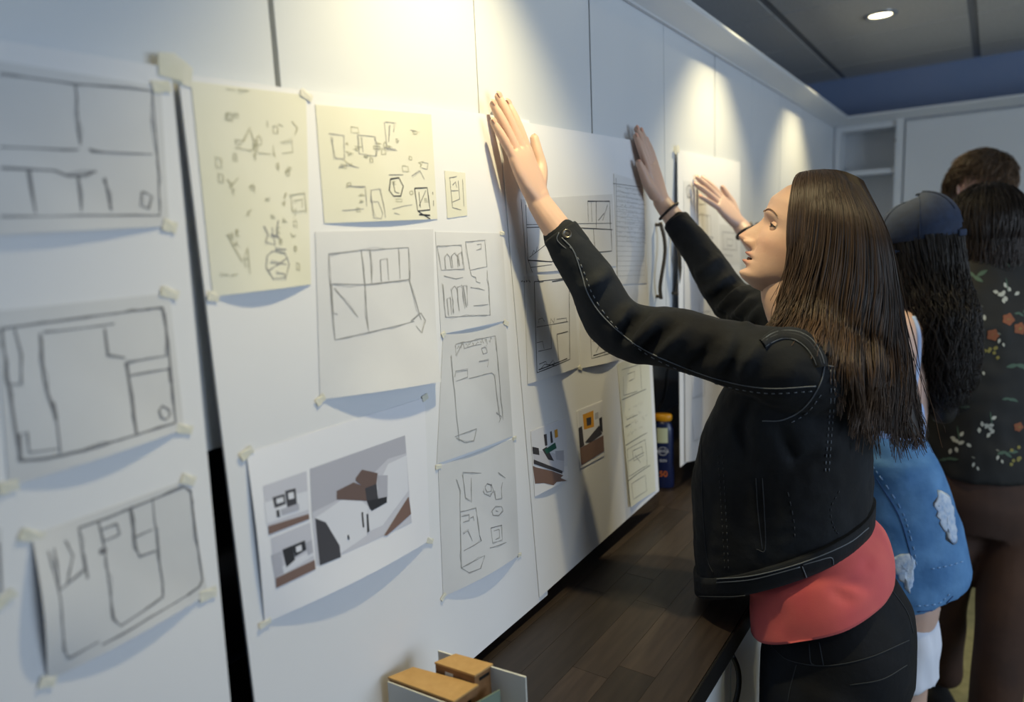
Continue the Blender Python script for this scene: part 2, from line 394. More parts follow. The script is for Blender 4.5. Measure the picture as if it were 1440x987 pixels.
# --- boards
def ext1(P):
    d = P[1]-P[0]; d /= np.linalg.norm(d); e = P[2]-P[3]; e /= np.linalg.norm(e)
    TR, BR = P[1], P[2]; dn = (BR-TR)/np.linalg.norm(BR-TR); BR2 = TR+dn*.885
    return [TR-d*.60, TR, BR2, BR2-d*.60]
B1 = board('pin_board', 'blurred white board with grey floor plans at the left edge', ((0, 58), (238, 96), (322, 987), (0, 990)), .004, ext=ext1)
def ext2(P):
    dn = (P[3]-P[0])/np.linalg.norm(P[3]-P[0]); return [P[0], P[1], P[2], P[0]+dn*.915]
B2 = board('pin_board', 'white board holding yellow and grey sketches and a sheet of three model images', ((248, 104), (742, 169), (768, 836), (356, 987)), .002, ext=ext2)
B3 = board('pin_board', 'white board being pressed to the wall by two flat hands', ((701, 166), (900, 199), (926, 690), (758, 840)), .0062, th=.0015)
B4 = board('pin_board', 'white board beyond the hands with faint yellowish drawings', ((952, 210), (1040, 228), (1056, 610), (956, 657)), .002, th=.0015, ext=lambda P: [P[0], P[1], P[3]+P[1]-P[0], P[3]])
for bo, spots in ((B1, ((1, 0),)), (B2, ((0, 0),)), (B4, ((0, 0),))):
    for u, v in spots:
        p = bo.S(u, v, bo.th+.001); k = 1.3 if bo in (B1, B2) else 1
        MB().slab([p+np.array([0, a*k, b*k]) for a, b in ((-.012, -.008), (.010, -.010), (.013, .006), (.004, .012), (-.010, .010))], PN, .0004).build('tape', m_tape, bo.o)
# --- drawings on board 1 (nearest)
g1 = 'blurred grey floor plans on the nearest board'
def extL(P, wd):  # sheet running out of the frame on the left: keep right edge, true width wd
    d = P[1]-P[0]; d /= np.linalg.norm(d); e = P[2]-P[3]; e /= np.linalg.norm(e); return [P[1]-d*wd, P[1], P[2], P[2]-e*wd]
o1 = .0079
s = sheet('topmost blurred grey plan sheet on the nearest board', ((0, 86), (226, 122), (238, 318), (0, 331)), m_trace, o1, curlb(.006), g1, tape=(1, 2), ext=lambda P: extL(P, .26), ts=.008)
strokes(s, [[(0, 104), (105, 118), (214, 128)], [(214, 128), (222, 230), (224, 304)], [(0, 306), (110, 304), (224, 303)], [(0, 207), (80, 210), (110, 211)], [(125, 213), (214, 217)], [.0022, (84, 211), (106, 211)], [.0022, (126, 212), (144, 214)],
            [.002, (0, 237), (40, 239), (75, 240), (95, 248), (118, 246), (134, 241)], [.0018, (40, 240), (47, 300)], [.0022, (146, 250), (154, 296)], [(107, 246), (112, 298)], [(106, 118), (112, 205)], [(198, 270), (212, 275), (208, 294), (196, 290), (198, 270)]], .0013, m_pencil)
s = sheet('middle grey plan sheet with thick dark wall lines on the nearest board', ((-8, 438), (238, 412), (259, 603), (12, 684)), m_trace, o1, curlb(.007, .002), g1, tape=(1, 2, 3), ts=.008)
strokes(s, [[.002, (2, 462), (120, 446), (228, 432), (236, 480), (246, 594)], [.002, (2, 462), (10, 530), (28, 648)], [.002, (28, 648), (85, 640), (190, 610), (246, 594)], [(20, 462), (30, 500), (28, 540), (8, 540)], [(55, 470), (60, 530), (78, 595), (82, 636)], [.0032, (72, 565), (77, 590)],
            [(58, 475), (60, 530)], [(60, 468), (140, 458), (160, 455)], [.0028, (146, 462), (150, 500), (174, 503)], [.0028, (176, 510), (182, 560), (188, 609)], [(176, 510), (234, 500), (232, 440)], [(182, 528), (240, 518)], [(28, 648), (26, 610), (36, 608), (40, 636)], [(40, 636), (82, 630)], [.004, (237, 516), (240, 538)],
            [(226, 570), (234, 574), (238, 582), (232, 590), (224, 588), (221, 578), (226, 570)]], .0014, m_pencil)
s = sheet('lowest tilted grey plan sheet with rounded corner on the nearest board', ((44, 753), (264, 674), (292, 835), (66, 958)), m_trace, o1, lambda u, v: .010*math.sin(pi*v)*(1-u)**3+.006*math.sin(pi*u)*v**3, g1, tape=(0, 1, 2, 3), ts=.008)
strokes(s, [[.002, (110, 742), (150, 728), (240, 692), (258, 684), (268, 690), (274, 740), (284, 815)], [.003, (284, 815), (280, 824), (262, 836)], [(262, 836), (140, 905)], [(110, 742), (116, 800), (78, 828)], [(66, 775), (80, 840), (86, 910), (94, 924), (136, 900)], [(78, 828), (74, 770)], [.0022, (116, 780), (120, 812)],
            [.006, (143, 770), (143, 778)], [(138, 735), (146, 775), (156, 868), (166, 878), (210, 850), (226, 838), (228, 820), (222, 780), (214, 700)], [.002, (182, 714), (190, 770), (196, 782), (218, 774)], [(188, 756), (214, 744)], [(142, 744), (164, 736), (168, 750), (146, 760)], [(90, 760), (100, 780), (90, 820)]], .0014, m_pencil)
s = sheet('sliver of a grey sheet cut by the left picture edge', ((-60, 745), (2, 742), (6, 842), (-55, 850)), m_trace, o1, None, g1, tape=(2,), ts=.008)
strokes(s, [[(-40, 760), (-2, 765), (2, 830)], [(-30, 835), (2, 830)]], .0014, m_pencil)
# --- drawings on board 2
o2 = .0059; gy = 'yellow tracing sheets on the second board'; gg = 'grey tracing sheets on the second board'
s = sheet('large pale yellow tracing sheet with faint scribbles, left of the second board', ((268, 114), (430, 134), (437, 400), (299, 417)), m_yel, o2, curlb(.007), gy, tape=(1, 3), ts=.008)
strokes(s, [[(318, 126), (330, 127)], [(334, 127), (350, 128)], [(318, 252), (325, 262), (334, 250)], [(330, 208), (352, 212), (358, 206)], [(362, 216), (380, 217)], [(392, 176), (398, 178)], [(410, 172), (418, 180), (414, 190)], [(394, 200), (410, 198), (411, 214), (396, 216)], [(406, 274), (428, 272), (430, 296), (410, 298), (408, 276)],
            [(412, 282), (424, 281), (424, 292)], [(318, 330), (338, 368), (345, 350), (348, 385)], [(308, 388), (320, 387)], [(322, 388), (332, 386)], [(340, 200), (350, 180), (358, 204)]], .0009, m_olive)
strokes(s, [[(368, 318), (374, 330), (370, 340), (384, 345), (380, 320)], [(390, 310), (386, 330), (394, 340)], [.0022, (378, 330), (390, 334)], [(372, 360), (370, 375), (380, 392), (398, 390), (404, 372), (398, 356), (380, 354), (372, 360)], [(376, 370), (400, 372)], [.002, (384, 352), (400, 351)], [(384, 384), (396, 386), (398, 394)], [(375, 380), (402, 362)]], .0011, m_faint)
strokes(s, [[(u0+RNG.uniform(-6, 6), v0+RNG.uniform(-6, 6)) for _ in range(5)] for u0, v0 in ((330, 270), (352, 265), (350, 300), (405, 240), (412, 330), (330, 345))], .0007, m_olive)
def doodles(s, n, size=.05, m=None):
    L = []
    for _ in range(n):
        u, v = RNG.uniform(.12, .88, 2); k = RNG.integers(0, 4); a, b = RNG.uniform(.4, 1, 2)*size
        if k == 0: L.append([(u, v), (u+a, v+.1*b), (u+a, v+b), (u, v+b), (u, v)])
        elif k == 1: L += [[(u, v+i*b*.3), (u+a*RNG.uniform(.5, 1.2), v+i*b*.3)] for i in range(3)]
        elif k == 2: L.append([(u+a*.5*math.cos(t), v+b*.5*math.sin(t)) for t in np.linspace(0, 6.3, 9)])
        else: L.append([(u+RNG.normal(0, a*.4), v+RNG.normal(0, b*.4)) for _ in range(6)])
    strokes(s, L, .0007, m or m_olive, px=False)
doodles(s, 34)
s = sheet('yellow tracing sheet with small furniture sketches, top of the second board', ((443, 147), (606, 161), (615, 308), (456, 314)), m_yel, o2, curlb(.003), gy, tape=(), ts=.007)
strokes(s, [[(462, 188), (484, 191)], [(466, 192), (470, 222), (484, 224), (483, 192)], [(502, 190), (504, 216), (528, 220), (526, 192), (502, 190)], [(508, 192), (510, 214)], [(528, 220), (530, 205), (526, 192)], [(540, 172), (544, 210), (558, 212)], [(541, 172), (554, 173), (553, 186)], [.0014, (548, 176), (546, 200)], [(540, 208), (556, 210)],
            [(577, 183), (584, 184)], [(476, 235), (490, 233), (504, 236)], [(486, 262), (512, 262), (514, 290)], [.0014, (488, 262), (510, 264)], [(480, 296), (510, 294)], [(521, 268), (520, 284), (530, 284), (536, 300), (534, 308), (524, 307), (520, 268), (534, 266), (540, 306)], [(550, 294), (566, 290), (578, 288)], [(552, 300), (560, 302)], [(592, 228), (602, 230), (600, 238), (592, 236)], [(578, 248), (590, 240), (596, 252)]], .0009, m_faint)
strokes(s, [[.0022, (548, 252), (546, 268), (552, 276), (562, 276), (566, 262), (560, 250), (548, 252)], [(552, 256), (554, 270), (560, 272)], [(546, 246), (566, 246)], [.002, (582, 265), (600, 264), (604, 295), (586, 297), (582, 265)], [(588, 270), (590, 292)], [(598, 268), (588, 290)], [.0026, (588, 302), (604, 303)], [.002, (586, 297), (604, 308)], [(608, 270), (608, 274)], [(609, 282), (609, 290)]], .0012, m_ink)
doodles(s, 26, .06)
s = sheet('tiny yellow sketch scrap high on the second board', ((625, 240), (654, 243), (657, 303), (629, 307)), m_yel, o2, None, gy)
strokes(s, [[(632, 250), (636, 292), (648, 295)], [(632, 250), (642, 248)], [(634, 268), (644, 268)], [(644, 254), (646, 280), (636, 284)], [(650, 252), (652, 290)], [(636, 260), (640, 256), (642, 264)]], .0011, m_faint)
s = sheet('large grey tracing sheet with a room elevation in the middle of the second board', ((443, 326), (609, 322), (612, 536), (450, 562)), m_trace2, o2, lambda u, v: .016*math.sin(pi*min(1, u*.72))*v**3, gg, tape=(3,), ts=.008)
strokes(s, [[(462, 358), (470, 478), (580, 452)], [(462, 358), (510, 352), (574, 348)], [(508, 352), (512, 402), (516, 466)], [.0012, (514, 400), (575, 393), (576, 380)], [(574, 348), (575, 395), (590, 450)], [(535, 395), (534, 366), (544, 364), (546, 394)], [(560, 350), (562, 392)], [(470, 405), (502, 446)], [(466, 400), (514, 400)], [(575, 452), (590, 440), (596, 450), (590, 468), (582, 458)], [(466, 400), (468, 440), (474, 442)], [(520, 350), (522, 398)]], .0011, m_faint)
s = sheet('grey tracing sheet with arches and stair sketch beside the large elevation', ((612, 326), (706, 328), (714, 450), (620, 470)), m_trace2, o2, curlb(.003, .001), gg, tape=(1,), ts=.006)
strokes(s, [[(614, 346), (648, 345), (652, 378), (620, 380), (614, 346)], [(626, 378), (625, 362), (628, 357), (632, 362), (634, 376), (636, 376), (634, 360), (638, 356), (642, 360), (643, 376)], [(645, 374), (643, 358), (648, 354), (650, 372)], [(654, 340), (681, 338), (684, 375)], [(654, 340), (660, 380), (684, 375)], [(670, 344), (676, 343), (676, 350), (669, 352)], [(624, 388), (640, 392), (650, 390)],
            [(622, 400), (626, 446), (688, 443), (684, 380)], [(630, 444), (628, 420), (632, 418), (634, 442)], [(637, 440), (634, 408), (638, 402), (642, 408), (644, 436)], [(644, 436), (642, 404), (648, 401), (652, 434)], [(654, 432), (650, 402), (655, 402), (656, 430)], [(660, 382), (662, 388), (668, 390), (668, 396), (674, 398)], [(660, 404), (680, 408)], [(664, 430), (685, 428)]], .0011, m_faint)
s = sheet('grey tracing sheet with a furnished plan above the lowest plan', ((623, 470), (711, 454), (721, 613), (614, 652)), m_trace, o2, curlb(.003, .002), gg, tape=(0, 1), ts=.006)
strokes(s, [[(640, 484), (696, 472), (706, 590)], [(634, 500), (644, 620)], [(640, 485), (640, 500), (650, 482), (652, 490), (664, 486), (676, 484)], [(676, 490), (682, 488), (684, 496), (678, 498), (676, 490)], [(638, 530), (640, 522), (656, 520), (656, 530), (640, 536)], [(658, 532), (690, 524), (694, 528), (698, 560), (702, 590)], [(672, 508), (686, 506), (684, 516)], [(640, 616), (652, 622), (664, 620), (668, 602), (638, 614)], [(696, 580), (704, 586), (700, 594)]], .0011, m_faint)
scribble(s, .2, .08, .75, .16, 1, .001, m_faint)
s = sheet('lowest grey tracing plan with round table near the bottom of the second board', ((616, 656), (723, 616), (730, 780), (623, 839)), m_trace, o2, curlb(.008, .001, 3), gg, tape=(0, 1, 2, 3), ts=.006)
strokes(s, [[(641, 674), (646, 690), (646, 798), (656, 804), (672, 798), (678, 780), (646, 798)], [(650, 664), (676, 665)], [(650, 668), (654, 700), (662, 706), (662, 672)], [(681, 685), (684, 680), (690, 682), (690, 690), (684, 692), (681, 685)], [(678, 690), (680, 694), (688, 698), (693, 690), (690, 680)], [(694, 690), (696, 702), (705, 700), (704, 686), (706, 678)],
            [(690, 718), (695, 712), (704, 712), (706, 718), (700, 724), (692, 724), (690, 718)], [(696, 718), (699, 719)], [(688, 742), (704, 738), (704, 758), (690, 764), (688, 742)], [(692, 746), (700, 744), (700, 756), (694, 758)], [(646, 720), (668, 714), (672, 752), (674, 760), (650, 774)], [(648, 726), (658, 724), (658, 732), (650, 734)], [(660, 728), (664, 726), (665, 732)], [(650, 750), (656, 746), (662, 760)], [(686, 770), (710, 762)], [(700, 664), (710, 672)]], .0012, m_faint)
strokes(s, [[.0016, (688, 742), (704, 738)], [.0016, (672, 752), (674, 760)], [.0016, (684, 680), (690, 682)]], .0016, m_ink)
# prints: flat printed pictures
def picture(s, polys, mats, name='printed_image', lift=.0003):
    bm = bmesh.new()
    for k, (mi, pl) in enumerate(polys):
        vs = [bm.verts.new((*uv_of(s, x, y), k)) for x, y in pl]
        f = bm.faces.new(vs); f.material_index = mi
    bmesh.ops.triangulate(bm, faces=bm.faces[:])
    for _ in range(4):
        es = [e for e in bm.edges if (e.verts[0].co-e.verts[1].co).length > .09]
        if not es: break
        bmesh.ops.subdivide_edges(bm, edges=es, cuts=1)
        bmesh.ops.triangulate(bm, faces=[f for f in bm.faces if len(f.verts) > 3])
    for v in bm.verts: v.co = Vector(s.S(v.co.x, v.co.y, s.th+lift+.00006*v.co.z))
    for f in bm.faces:
        f.normal_update()
        if f.normal.x < 0: f.normal_flip()
    me = bpy.data.meshes.new(name); bm.to_mesh(me); bm.free()
    return link(name, me, mats, s.o)
def ink(name, c): return mat('print_'+name, c, 0.5)
PM = [ink('pale', 'c9cad5'), ink('mid', 'b3b4c0'), ink('dark', '3f3d42'), ink('brown', '7b6259'), ink('taupe', '6a5650'), ink('white', 'dee0e9'), ink('black', '28272b'), ink('orange', 'd79a2c'), ink('green', '1f5a4c')]
s = sheet('white print with three grey model images curling off the second board', ((346, 637), (597, 559), (604, 760), (372, 876)), m_print, .0063, lambda u, v: .010*math.sin(pi*u)*v**3+.004*math.sin(pi*v)*(1-u)**4, None, cat='print', name='print_sheet', tape=(0, 1, 2, 3), ts=.007)
picture(s, [(0, [(368, 683), (430, 662), (433, 728), (375, 751)]), (5, [(369, 706), (431, 690), (432, 716), (372, 736)]), (2, [(381, 699), (398, 694), (400, 708), (384, 714)]), (2, [(399, 690), (414, 686), (416, 712), (402, 716)]), (5, [(386, 701), (396, 698), (397, 705), (387, 708)]), (5, [(403, 693), (411, 691), (412, 700), (404, 702)]), (6, [(386, 717), (390, 716), (391, 726), (387, 727)]), (1, [(392, 716), (418, 707), (419, 716), (394, 724)]), (3, [(374, 739), (432, 722), (433, 729), (375, 751)])], PM)
picture(s, [(0, [(378, 756), (434, 734), (440, 799), (385, 826)]), (1, [(378, 780), (393, 774), (396, 805), (384, 812)]), (5, [(394, 796), (436, 772), (438, 780), (397, 806)]), (6, [(394, 772), (409, 766), (412, 786), (400, 797)]), (6, [(409, 766), (426, 759), (428, 772), (412, 782)]), (5, [(413, 768), (421, 765), (422, 773), (414, 776)]), (1, [(428, 762), (436, 758), (437, 776), (430, 780)]), (3, [(385, 812), (439, 786), (440, 799), (386, 826)])], PM)
picture(s, [(0, [(435, 659), (569, 612), (577, 734), (442, 794)]), (1, [(435, 659), (569, 612), (571, 640), (500, 690), (437, 728)]), (0, [(437, 720), (500, 690), (545, 645), (571, 637), (577, 734), (442, 794)]), (5, [(441, 728), (494, 692), (516, 712), (512, 752), (470, 780), (460, 740)]), (5, [(545, 652), (571, 640), (573, 690), (535, 738), (516, 746), (516, 712)]), (2, [(441, 728), (456, 734), (474, 766), (475, 782), (446, 794)]), (4, [(472, 690), (496, 678), (512, 684), (514, 704), (494, 692), (472, 702)]), (4, [(499, 672), (508, 660), (530, 665), (528, 680), (512, 686), (499, 676)]), (2, [(512, 686), (528, 680), (530, 702), (518, 716), (514, 704)]), (1, [(530, 668), (544, 668), (543, 700), (530, 704)]), (6, [(514, 704), (542, 698), (542, 706), (520, 718)]), (6, [(513, 722), (515, 722), (516, 746), (513, 748)]), (6, [(506, 720), (508, 719), (509, 740), (507, 741)]), (3, [(573, 698), (576, 722), (540, 752), (536, 752)]), (6, [(485, 752), (487, 751), (488, 757), (486, 758)])], PM)
# --- drawings on board 3
o3 = .0086; g3 = 'ink drawings on the board under her hands'
s = sheet('white sheet with inked section drawing partly under the sleeve cuff', ((733, 280), (861, 273), (866, 374), (741, 384)), m_trace2, o3, curlb(.002), g3)
strokes(s, [[(739, 288), (742, 365), (748, 383)], [.0022, (760, 322), (800, 320), (861, 323)], [(740, 316), (860, 314)], [(740, 320), (770, 319)], [.0024, (826, 283), (857, 283), (858, 322)], [.0018, (838, 283), (838, 321)], [(826, 283), (827, 312)], [(831, 284), (832, 312)], [(841, 310), (849, 300)], [.0012, (854, 288), (847, 310)], [.0022, (859, 322), (860, 353), (838, 355)], [.0016, (834, 322), (836, 352)], [(744, 362), (768, 343)], [.0024, (742, 366), (775, 368), (790, 364)], [(746, 376), (775, 372)], [(748, 358), (750, 352), (753, 356), (755, 347)]], .0013, m_ink)
s = sheet('grey sheet with inked floor plan left of the bent elbow', ((737, 389), (806, 383), (814, 516), (742, 540)), m_trace2, o3, curlb(.004), g3, tape=(2,), ts=.005)
strokes(s, [[.0018, (751, 396), (800, 391), (800, 505), (754, 524), (751, 396)], [(754, 460), (798, 452)], [(756, 392), (758, 397), (764, 396)], [.0022, (776, 396), (796, 393)], [(774, 458), (774, 490), (756, 494)], [(754, 482), (762, 480), (764, 491)], [.0016, (782, 470), (798, 466)], [(782, 470), (784, 506)], [(757, 454), (757, 449), (762, 447), (765, 452)], [(773, 455), (774, 448), (778, 454), (779, 447)], [(782, 449), (796, 447), (796, 452)], [.0022, (756, 520), (796, 504)], [(757, 512), (766, 508), (768, 516), (776, 506), (778, 512)], [(758, 520), (764, 512), (780, 514)]], .0013, m_ink)
scribble(s, -.06, .02, .12, .07, 1, .0014, m_ink, 1)
s = sheet('grey sheet with inked plan just below the jacket sleeve', ((815, 396), (866, 392), (870, 506), (816, 518)), m_trace2, o3, curlb(.006), g3, tape=(3,), ts=.005)
strokes(s, [[.0018, (828, 410), (866, 404), (864, 494), (830, 504), (828, 410)], [.0022, (830, 468), (838, 462)], [.0022, (832, 500), (864, 490)], [(836, 495), (848, 470), (862, 474)], [(832, 480), (846, 478), (848, 500)]], .0014, m_ink)
s = sheet('handwritten ruled sheet in the shadow of the far raised hand', ((863, 244), (904, 256), (910, 398), (868, 400)), m_trace2, o3, None, g3)
strokes(s, [[.0007, (866, 262+7*i), (906, 268+6.6*i)] for i in range(19)], .0007, m_soft)
strokes(s, [[(862, 258), (900, 263)], [(866, 250), (868, 392)]], .0011, m_ink)
scribble(s, .1, .08, .95, .62, 13, .0008, m_soft, .8)
gp = 'small colour prints on the board under her hands'
s = sheet('small colour print of a white interior with brown floor', ((746, 606), (795, 587), (799, 672), (752, 698)), m_print, o3, curlb(.003), gp, cat='print', name='print_sheet')
picture(s, [(5, [(747, 607), (795, 588), (798, 655), (751, 660)]), (3, [(749, 655), (797, 676), (795, 676), (752, 680)]), (3, [(749, 656), (775, 662), (791, 668), (776, 682), (752, 676)]), (0, [(749, 632), (793, 640), (792, 664), (750, 652)]), (2, [(748, 628), (757, 630), (758, 640), (749, 638)]), (2, [(762, 632), (768, 628), (778, 648), (770, 646)]), (8, [(765, 632), (780, 622), (782, 630), (768, 638)]), (1, [(780, 634), (792, 633), (792, 648), (781, 646)]), (2, [(764, 611), (768, 610), (769, 626), (766, 627)]), (2, [(773, 607), (775, 606), (777, 622), (774, 623)]), (7, [(779, 605), (783, 603), (784, 614), (780, 616)]), (2, [(750, 646), (790, 662), (789, 666), (750, 652)])], PM)
s = sheet('small colour print with an orange square opening', ((811, 578), (847, 563), (849, 641), (816, 659)), m_print, o3, None, gp, cat='print', name='print_sheet')
picture(s, [(5, [(813, 579), (847, 565), (848, 612), (815, 628)]), (7, [(819, 583), (834, 577), (835, 600), (821, 604)]), (2, [(824, 588), (831, 586), (831, 597), (825, 599)]), (2, [(813, 602), (818, 599), (821, 626), (815, 630)]), (1, [(836, 581), (841, 579), (841, 588), (836, 590)]), (2, [(822, 622), (842, 598), (846, 610), (830, 622)]), (6, [(842, 588), (846, 586), (847, 608), (843, 604)]), (3, [(815, 630), (848, 612), (849, 634), (817, 654)])], PM)
s = sheet('long yellow strip of small plans at the right end of the same board', ((868, 512), (912, 494), (922, 690), (884, 713)), m_yel, o3, lambda u, v: .006*(1-u)**3*v, None, tape=())
strokes(s, [[.0014, (874, 562), (908, 547)], [(874, 520), (900, 512), (902, 548)], [(876, 530), (876, 556), (896, 550)], [(882, 526), (892, 522), (892, 532), (884, 536)], [.0014, (878, 626), (910, 608)], [(880, 632), (907, 618), (910, 654), (882, 670), (880, 632)], [(888, 634), (902, 628), (904, 640), (890, 648), (888, 634)], [.0014, (880, 676), (914, 654)], [(886, 680), (907, 668), (909, 690), (888, 702), (886, 680)], [(880, 590), (896, 583)], [(892, 640), (900, 650)], [(878, 600), (886, 596)], [(882, 648), (905, 636)]], .001, m_ink)
scribble(s, .1, .3, .85, .52, 4, .0007, m_soft, .6)
# --- board 4
o4 = .0036
s = sheet('faint yellowish plan sheet with a small round stamp on the far board', ((961, 254), (1010, 262), (1012, 640), (962, 650)), m_trace2, o4, lambda u, v: .004*(1-u)*v, None)
strokes(s, [[.0022, (966, 262), (969, 260), (972, 264), (973, 272), (970, 278), (966, 276), (965, 268), (966, 262)], [.002, (968, 266), (970, 266), (970, 273), (968, 273), (968, 266)], [(981, 270), (982, 288), (992, 287)], [(981, 302), (999, 303), (1000, 345), (982, 340), (981, 302)], [(987, 303), (988, 340)], [(994, 303), (995, 342)], [(984, 330), (1003, 334)], [(990, 340), (990, 365)], [(982, 425), (984, 460), (1000, 456), (998, 425)], [(984, 440), (998, 438)], [(970, 480), (972, 560), (990, 556), (990, 480)], [(970, 520), (990, 516)], [(972, 590), (974, 620), (984, 616)]], .0013, m_pencil)
s = sheet('small faint plan sheet at the right of the far board', ((1012, 315), (1036, 318), (1040, 372), (1014, 372)), m_trace2, o4, None, None)
strokes(s, [[(1016, 326), (1034, 328), (1036, 352), (1017, 350), (1016, 326)], [(1022, 336), (1030, 337), (1030, 346), (1022, 345), (1022, 336)], [(1017, 358), (1030, 360)]], .0013, m_pencil)

# ================================================================== THINGS ON THE WORKTOP
m_card = mat('brown_card', 'b8935c', 0.8, noise=(60, 'c29d66', 3)); m_cardedge = mat('burnt_card_edge', '7d5a38', 0.8, noise=(50, '8d6843', 3))
m_wcard = mat('white_card', 'dfe2e0', 0.7); m_green = mat('green_grey_card', '6f8276', 0.7)
mod = empty('architecture_model', onZ(640, 960, ZC), 'small card building model with two flat brown roofs on the worktop', 'model')
def prism(name, quad, zt, zb, m, roof=None):
    q = [onZ(x, y, zt) for x, y in quad]; b = MB()
    b.slab([(p[0], p[1], zb) for p in q], (0, 0, 1), zt-zb-(.003 if roof else 0)); o = b.build(name, m, mod)
    if roof:
        c = sum(q)/4; MB().slab([c+(p-c)*1.03+np.array([0, 0, -.003]) for p in q], (0, 0, 1), .003).build('roof', roof, mod, bevel=.0004)
    return q
zb = ZC+.003
bq = [onZ(x, y, .94) for x, y in ((530, 962), (640, 905), (752, 948), (690, 1010))]
MB().slab([(p[0], p[1], ZC+.0005) for p in bq], (0, 0, 1), .0025).build('base_card', m_wcard, mod)
q1 = prism('front_block', ((547, 952), (582, 938), (671, 962), (637, 985)), .940, zb, m_cardedge, m_card)
q2 = prism('back_block', ((612, 931), (641, 919), (692, 933), (667, 949)), .953, zb, m_cardedge, m_card)
# white front wall of the low block
a, b_ = q1[0], q1[3]; d = (b_-a)/np.linalg.norm(b_-a); nn = np.array([d[1], -d[0], 0]); nn = nn if np.dot(nn, CAM-a) > 0 else -nn
MB().slab([(a+nn*.002)*[1, 1, 0]+[0, 0, zb], (b_+nn*.002)*[1, 1, 0]+[0, 0, zb], (b_+nn*.002)*[1, 1, 0]+[0, 0, .935], (a+nn*.002)*[1, 1, 0]+[0, 0, .935]], nn, .002).build('front_wall', m_wcard, mod)
def slot(p, q, m, u0, u1, z0, z1):
    d = q-p; n = np.array([d[1], -d[0], 0]); n /= np.linalg.norm(n); n = n if np.dot(n, CAM-p) > 0 else -n
    P = [(p+d*u)*[1, 1, 0]+[0, 0, z] for u, z in ((u0, z0), (u1, z0), (u1, z1), (u0, z1))]
    MB().slab([x-n*.002 for x in P], n, .0024).build('window_slot', m, mod)
slot(q2[2], q2[3], m_blackedge, .2, .75, .939, .944); slot(q1[2], q1[3], m_blackedge, .3, .45, .908, .924); slot(q2[3], q2[0], m_wcard, .55, .75, .922, .943)
def vcard(name, pa, pb, z, m, th=.002):
    p, q = onZ(*pa, z), onZ(*pb, z); d = q-p; n = np.array([d[1], -d[0], 0]); n /= np.linalg.norm(n)
    MB().slab([(p[0], p[1], zb), (q[0], q[1], zb), q, p], n, th).build(name, m, mod)
vcard('back_card', (617, 914), (740, 951), .950, m_wcard, .0025)
vcard('green_card', (668, 988), (702, 969), .927, m_green)
# blue lotion bottle
m_blue = mat('navy_plastic', '16224a', 0.3); m_cap = mat('amber_cap', 'd9971c', 0.35); m_red = mat('red_plastic', 'c4202a', 0.4); m_lab = mat('bottle_label', 'c9cfae', 0.5); m_bw = mat('bottle_white', 'd8dce6', 0.5); m_or = mat('bottle_orange', 'd8702a', 0.5)
bp = onZ(933, 684, ZC); bD = np.dot(bp-CAM, _f); hz = (onD(936, 584, bD)-bp)[2]-.004; bw = 14.5*bD/FPX
bt = empty('lotion_bottle', bp, 'dark blue lotion bottle with amber cap in the dark recess', 'bottle')
vdir = (CAM-bp)*[1, 1, 0]; vdir /= np.linalg.norm(vdir); sdir = np.array([-vdir[1], vdir[0], 0])
def ell(z, a, b, n=24): return [bp+sdir*a*math.cos(t)+vdir*b*math.sin(t)+np.array([0, 0, z]) for t in np.linspace(0, 2*pi, n, endpoint=False)]
MB().loft([ell(z*hz, bw*k, bw*.6*k) for z, k in ((0.001, .9), (.02, 1), (.5, 1), (.85, .98), (.95, .8), (1, .5))]).build('bottle_body', m_blue, bt, True)
MB().loft([ell(hz*z, bw*k, bw*.6*k) for z, k in ((.985, .72), (1.0, .85), (1.06, .9), (1.085, .8), (1.09, .4))]).build('cap', m_cap, bt, True)
def on_b(u, z): return bp+sdir*u*bw+vdir*(bw*.6*math.sqrt(max(0, 1-u*u))+.0006)+np.array([0, 0, z*hz])
def decal(name, m, u0, u1, z0, z1):
    g = [[on_b(u0+(u1-u0)*i/6, z) for i in range(7)] for z in (z0, z1)]
    MB().loft(g, False, closed=False).build(name, m, bt)
decal('sticker', m_lab, -.55, .45, .68, .90)
ringp = [on_b(.45*math.cos(t)-.02, .56+.06*math.sin(t)) for t in np.linspace(0, 2*pi, 24)]
MB().tube(ringp, .0007, 5).build('logo_ring', m_bw, bt)
def text_part(body, centre, size, m, parent, e1, e2, name='lettering'):
    c = bpy.data.curves.new(name, 'FONT'); c.body = body; c.size = size; c.align_x = 'CENTER'; c.align_y = 'CENTER'; c.extrude = .0001
    o = bpy.data.objects.new(name, c); COL.objects.link(o); dg = bpy.context.evaluated_depsgraph_get(); me = bpy.data.meshes.new_from_object(o.evaluated_get(dg)); bpy.data.objects.remove(o)
    e3 = np.cross(e1, e2); me.transform(Matrix(((e1[0], e2[0], e3[0], centre[0]), (e1[1], e2[1], e3[1], centre[1]), (e1[2], e2[2], e3[2], centre[2]), (0, 0, 0, 1))))
    me.materials.clear(); return link(name, me, m, parent)
upv = np.array([0, 0, 1.]); rdir = np.cross(upv, vdir)
text_part('NIVEA', on_b(-.02, .56)+vdir*.001, bw*.40, m_bw, bt, rdir, upv)
text_part('SUN', on_b(0, .42)+vdir*.001, bw*.36, m_bw, bt, rdir, upv)
text_part('50', on_b(.0, .22)+vdir*.001, bw*.8, m_or, bt, rdir, upv)
# marker lying with its red cap towards the room
mk0, mk1 = onZ(922, 680, ZC+.0085), onZ(940, 667, ZC+.0085); d = (mk1-mk0)/np.linalg.norm(mk1-mk0)
mk = empty('marker_pen', mk0, 'white marker with a red cap lying behind the board edge', 'marker')
MB().tube([mk0-d*.085, mk0+d*.001], .007, 12).build('barrel', m_bw, mk, True)
MB().tube([mk0, mk0+d*.002, mk1-d*.002, mk1], [.0078, .0082, .0076, .006], 12).build('cap', m_red, mk, True)
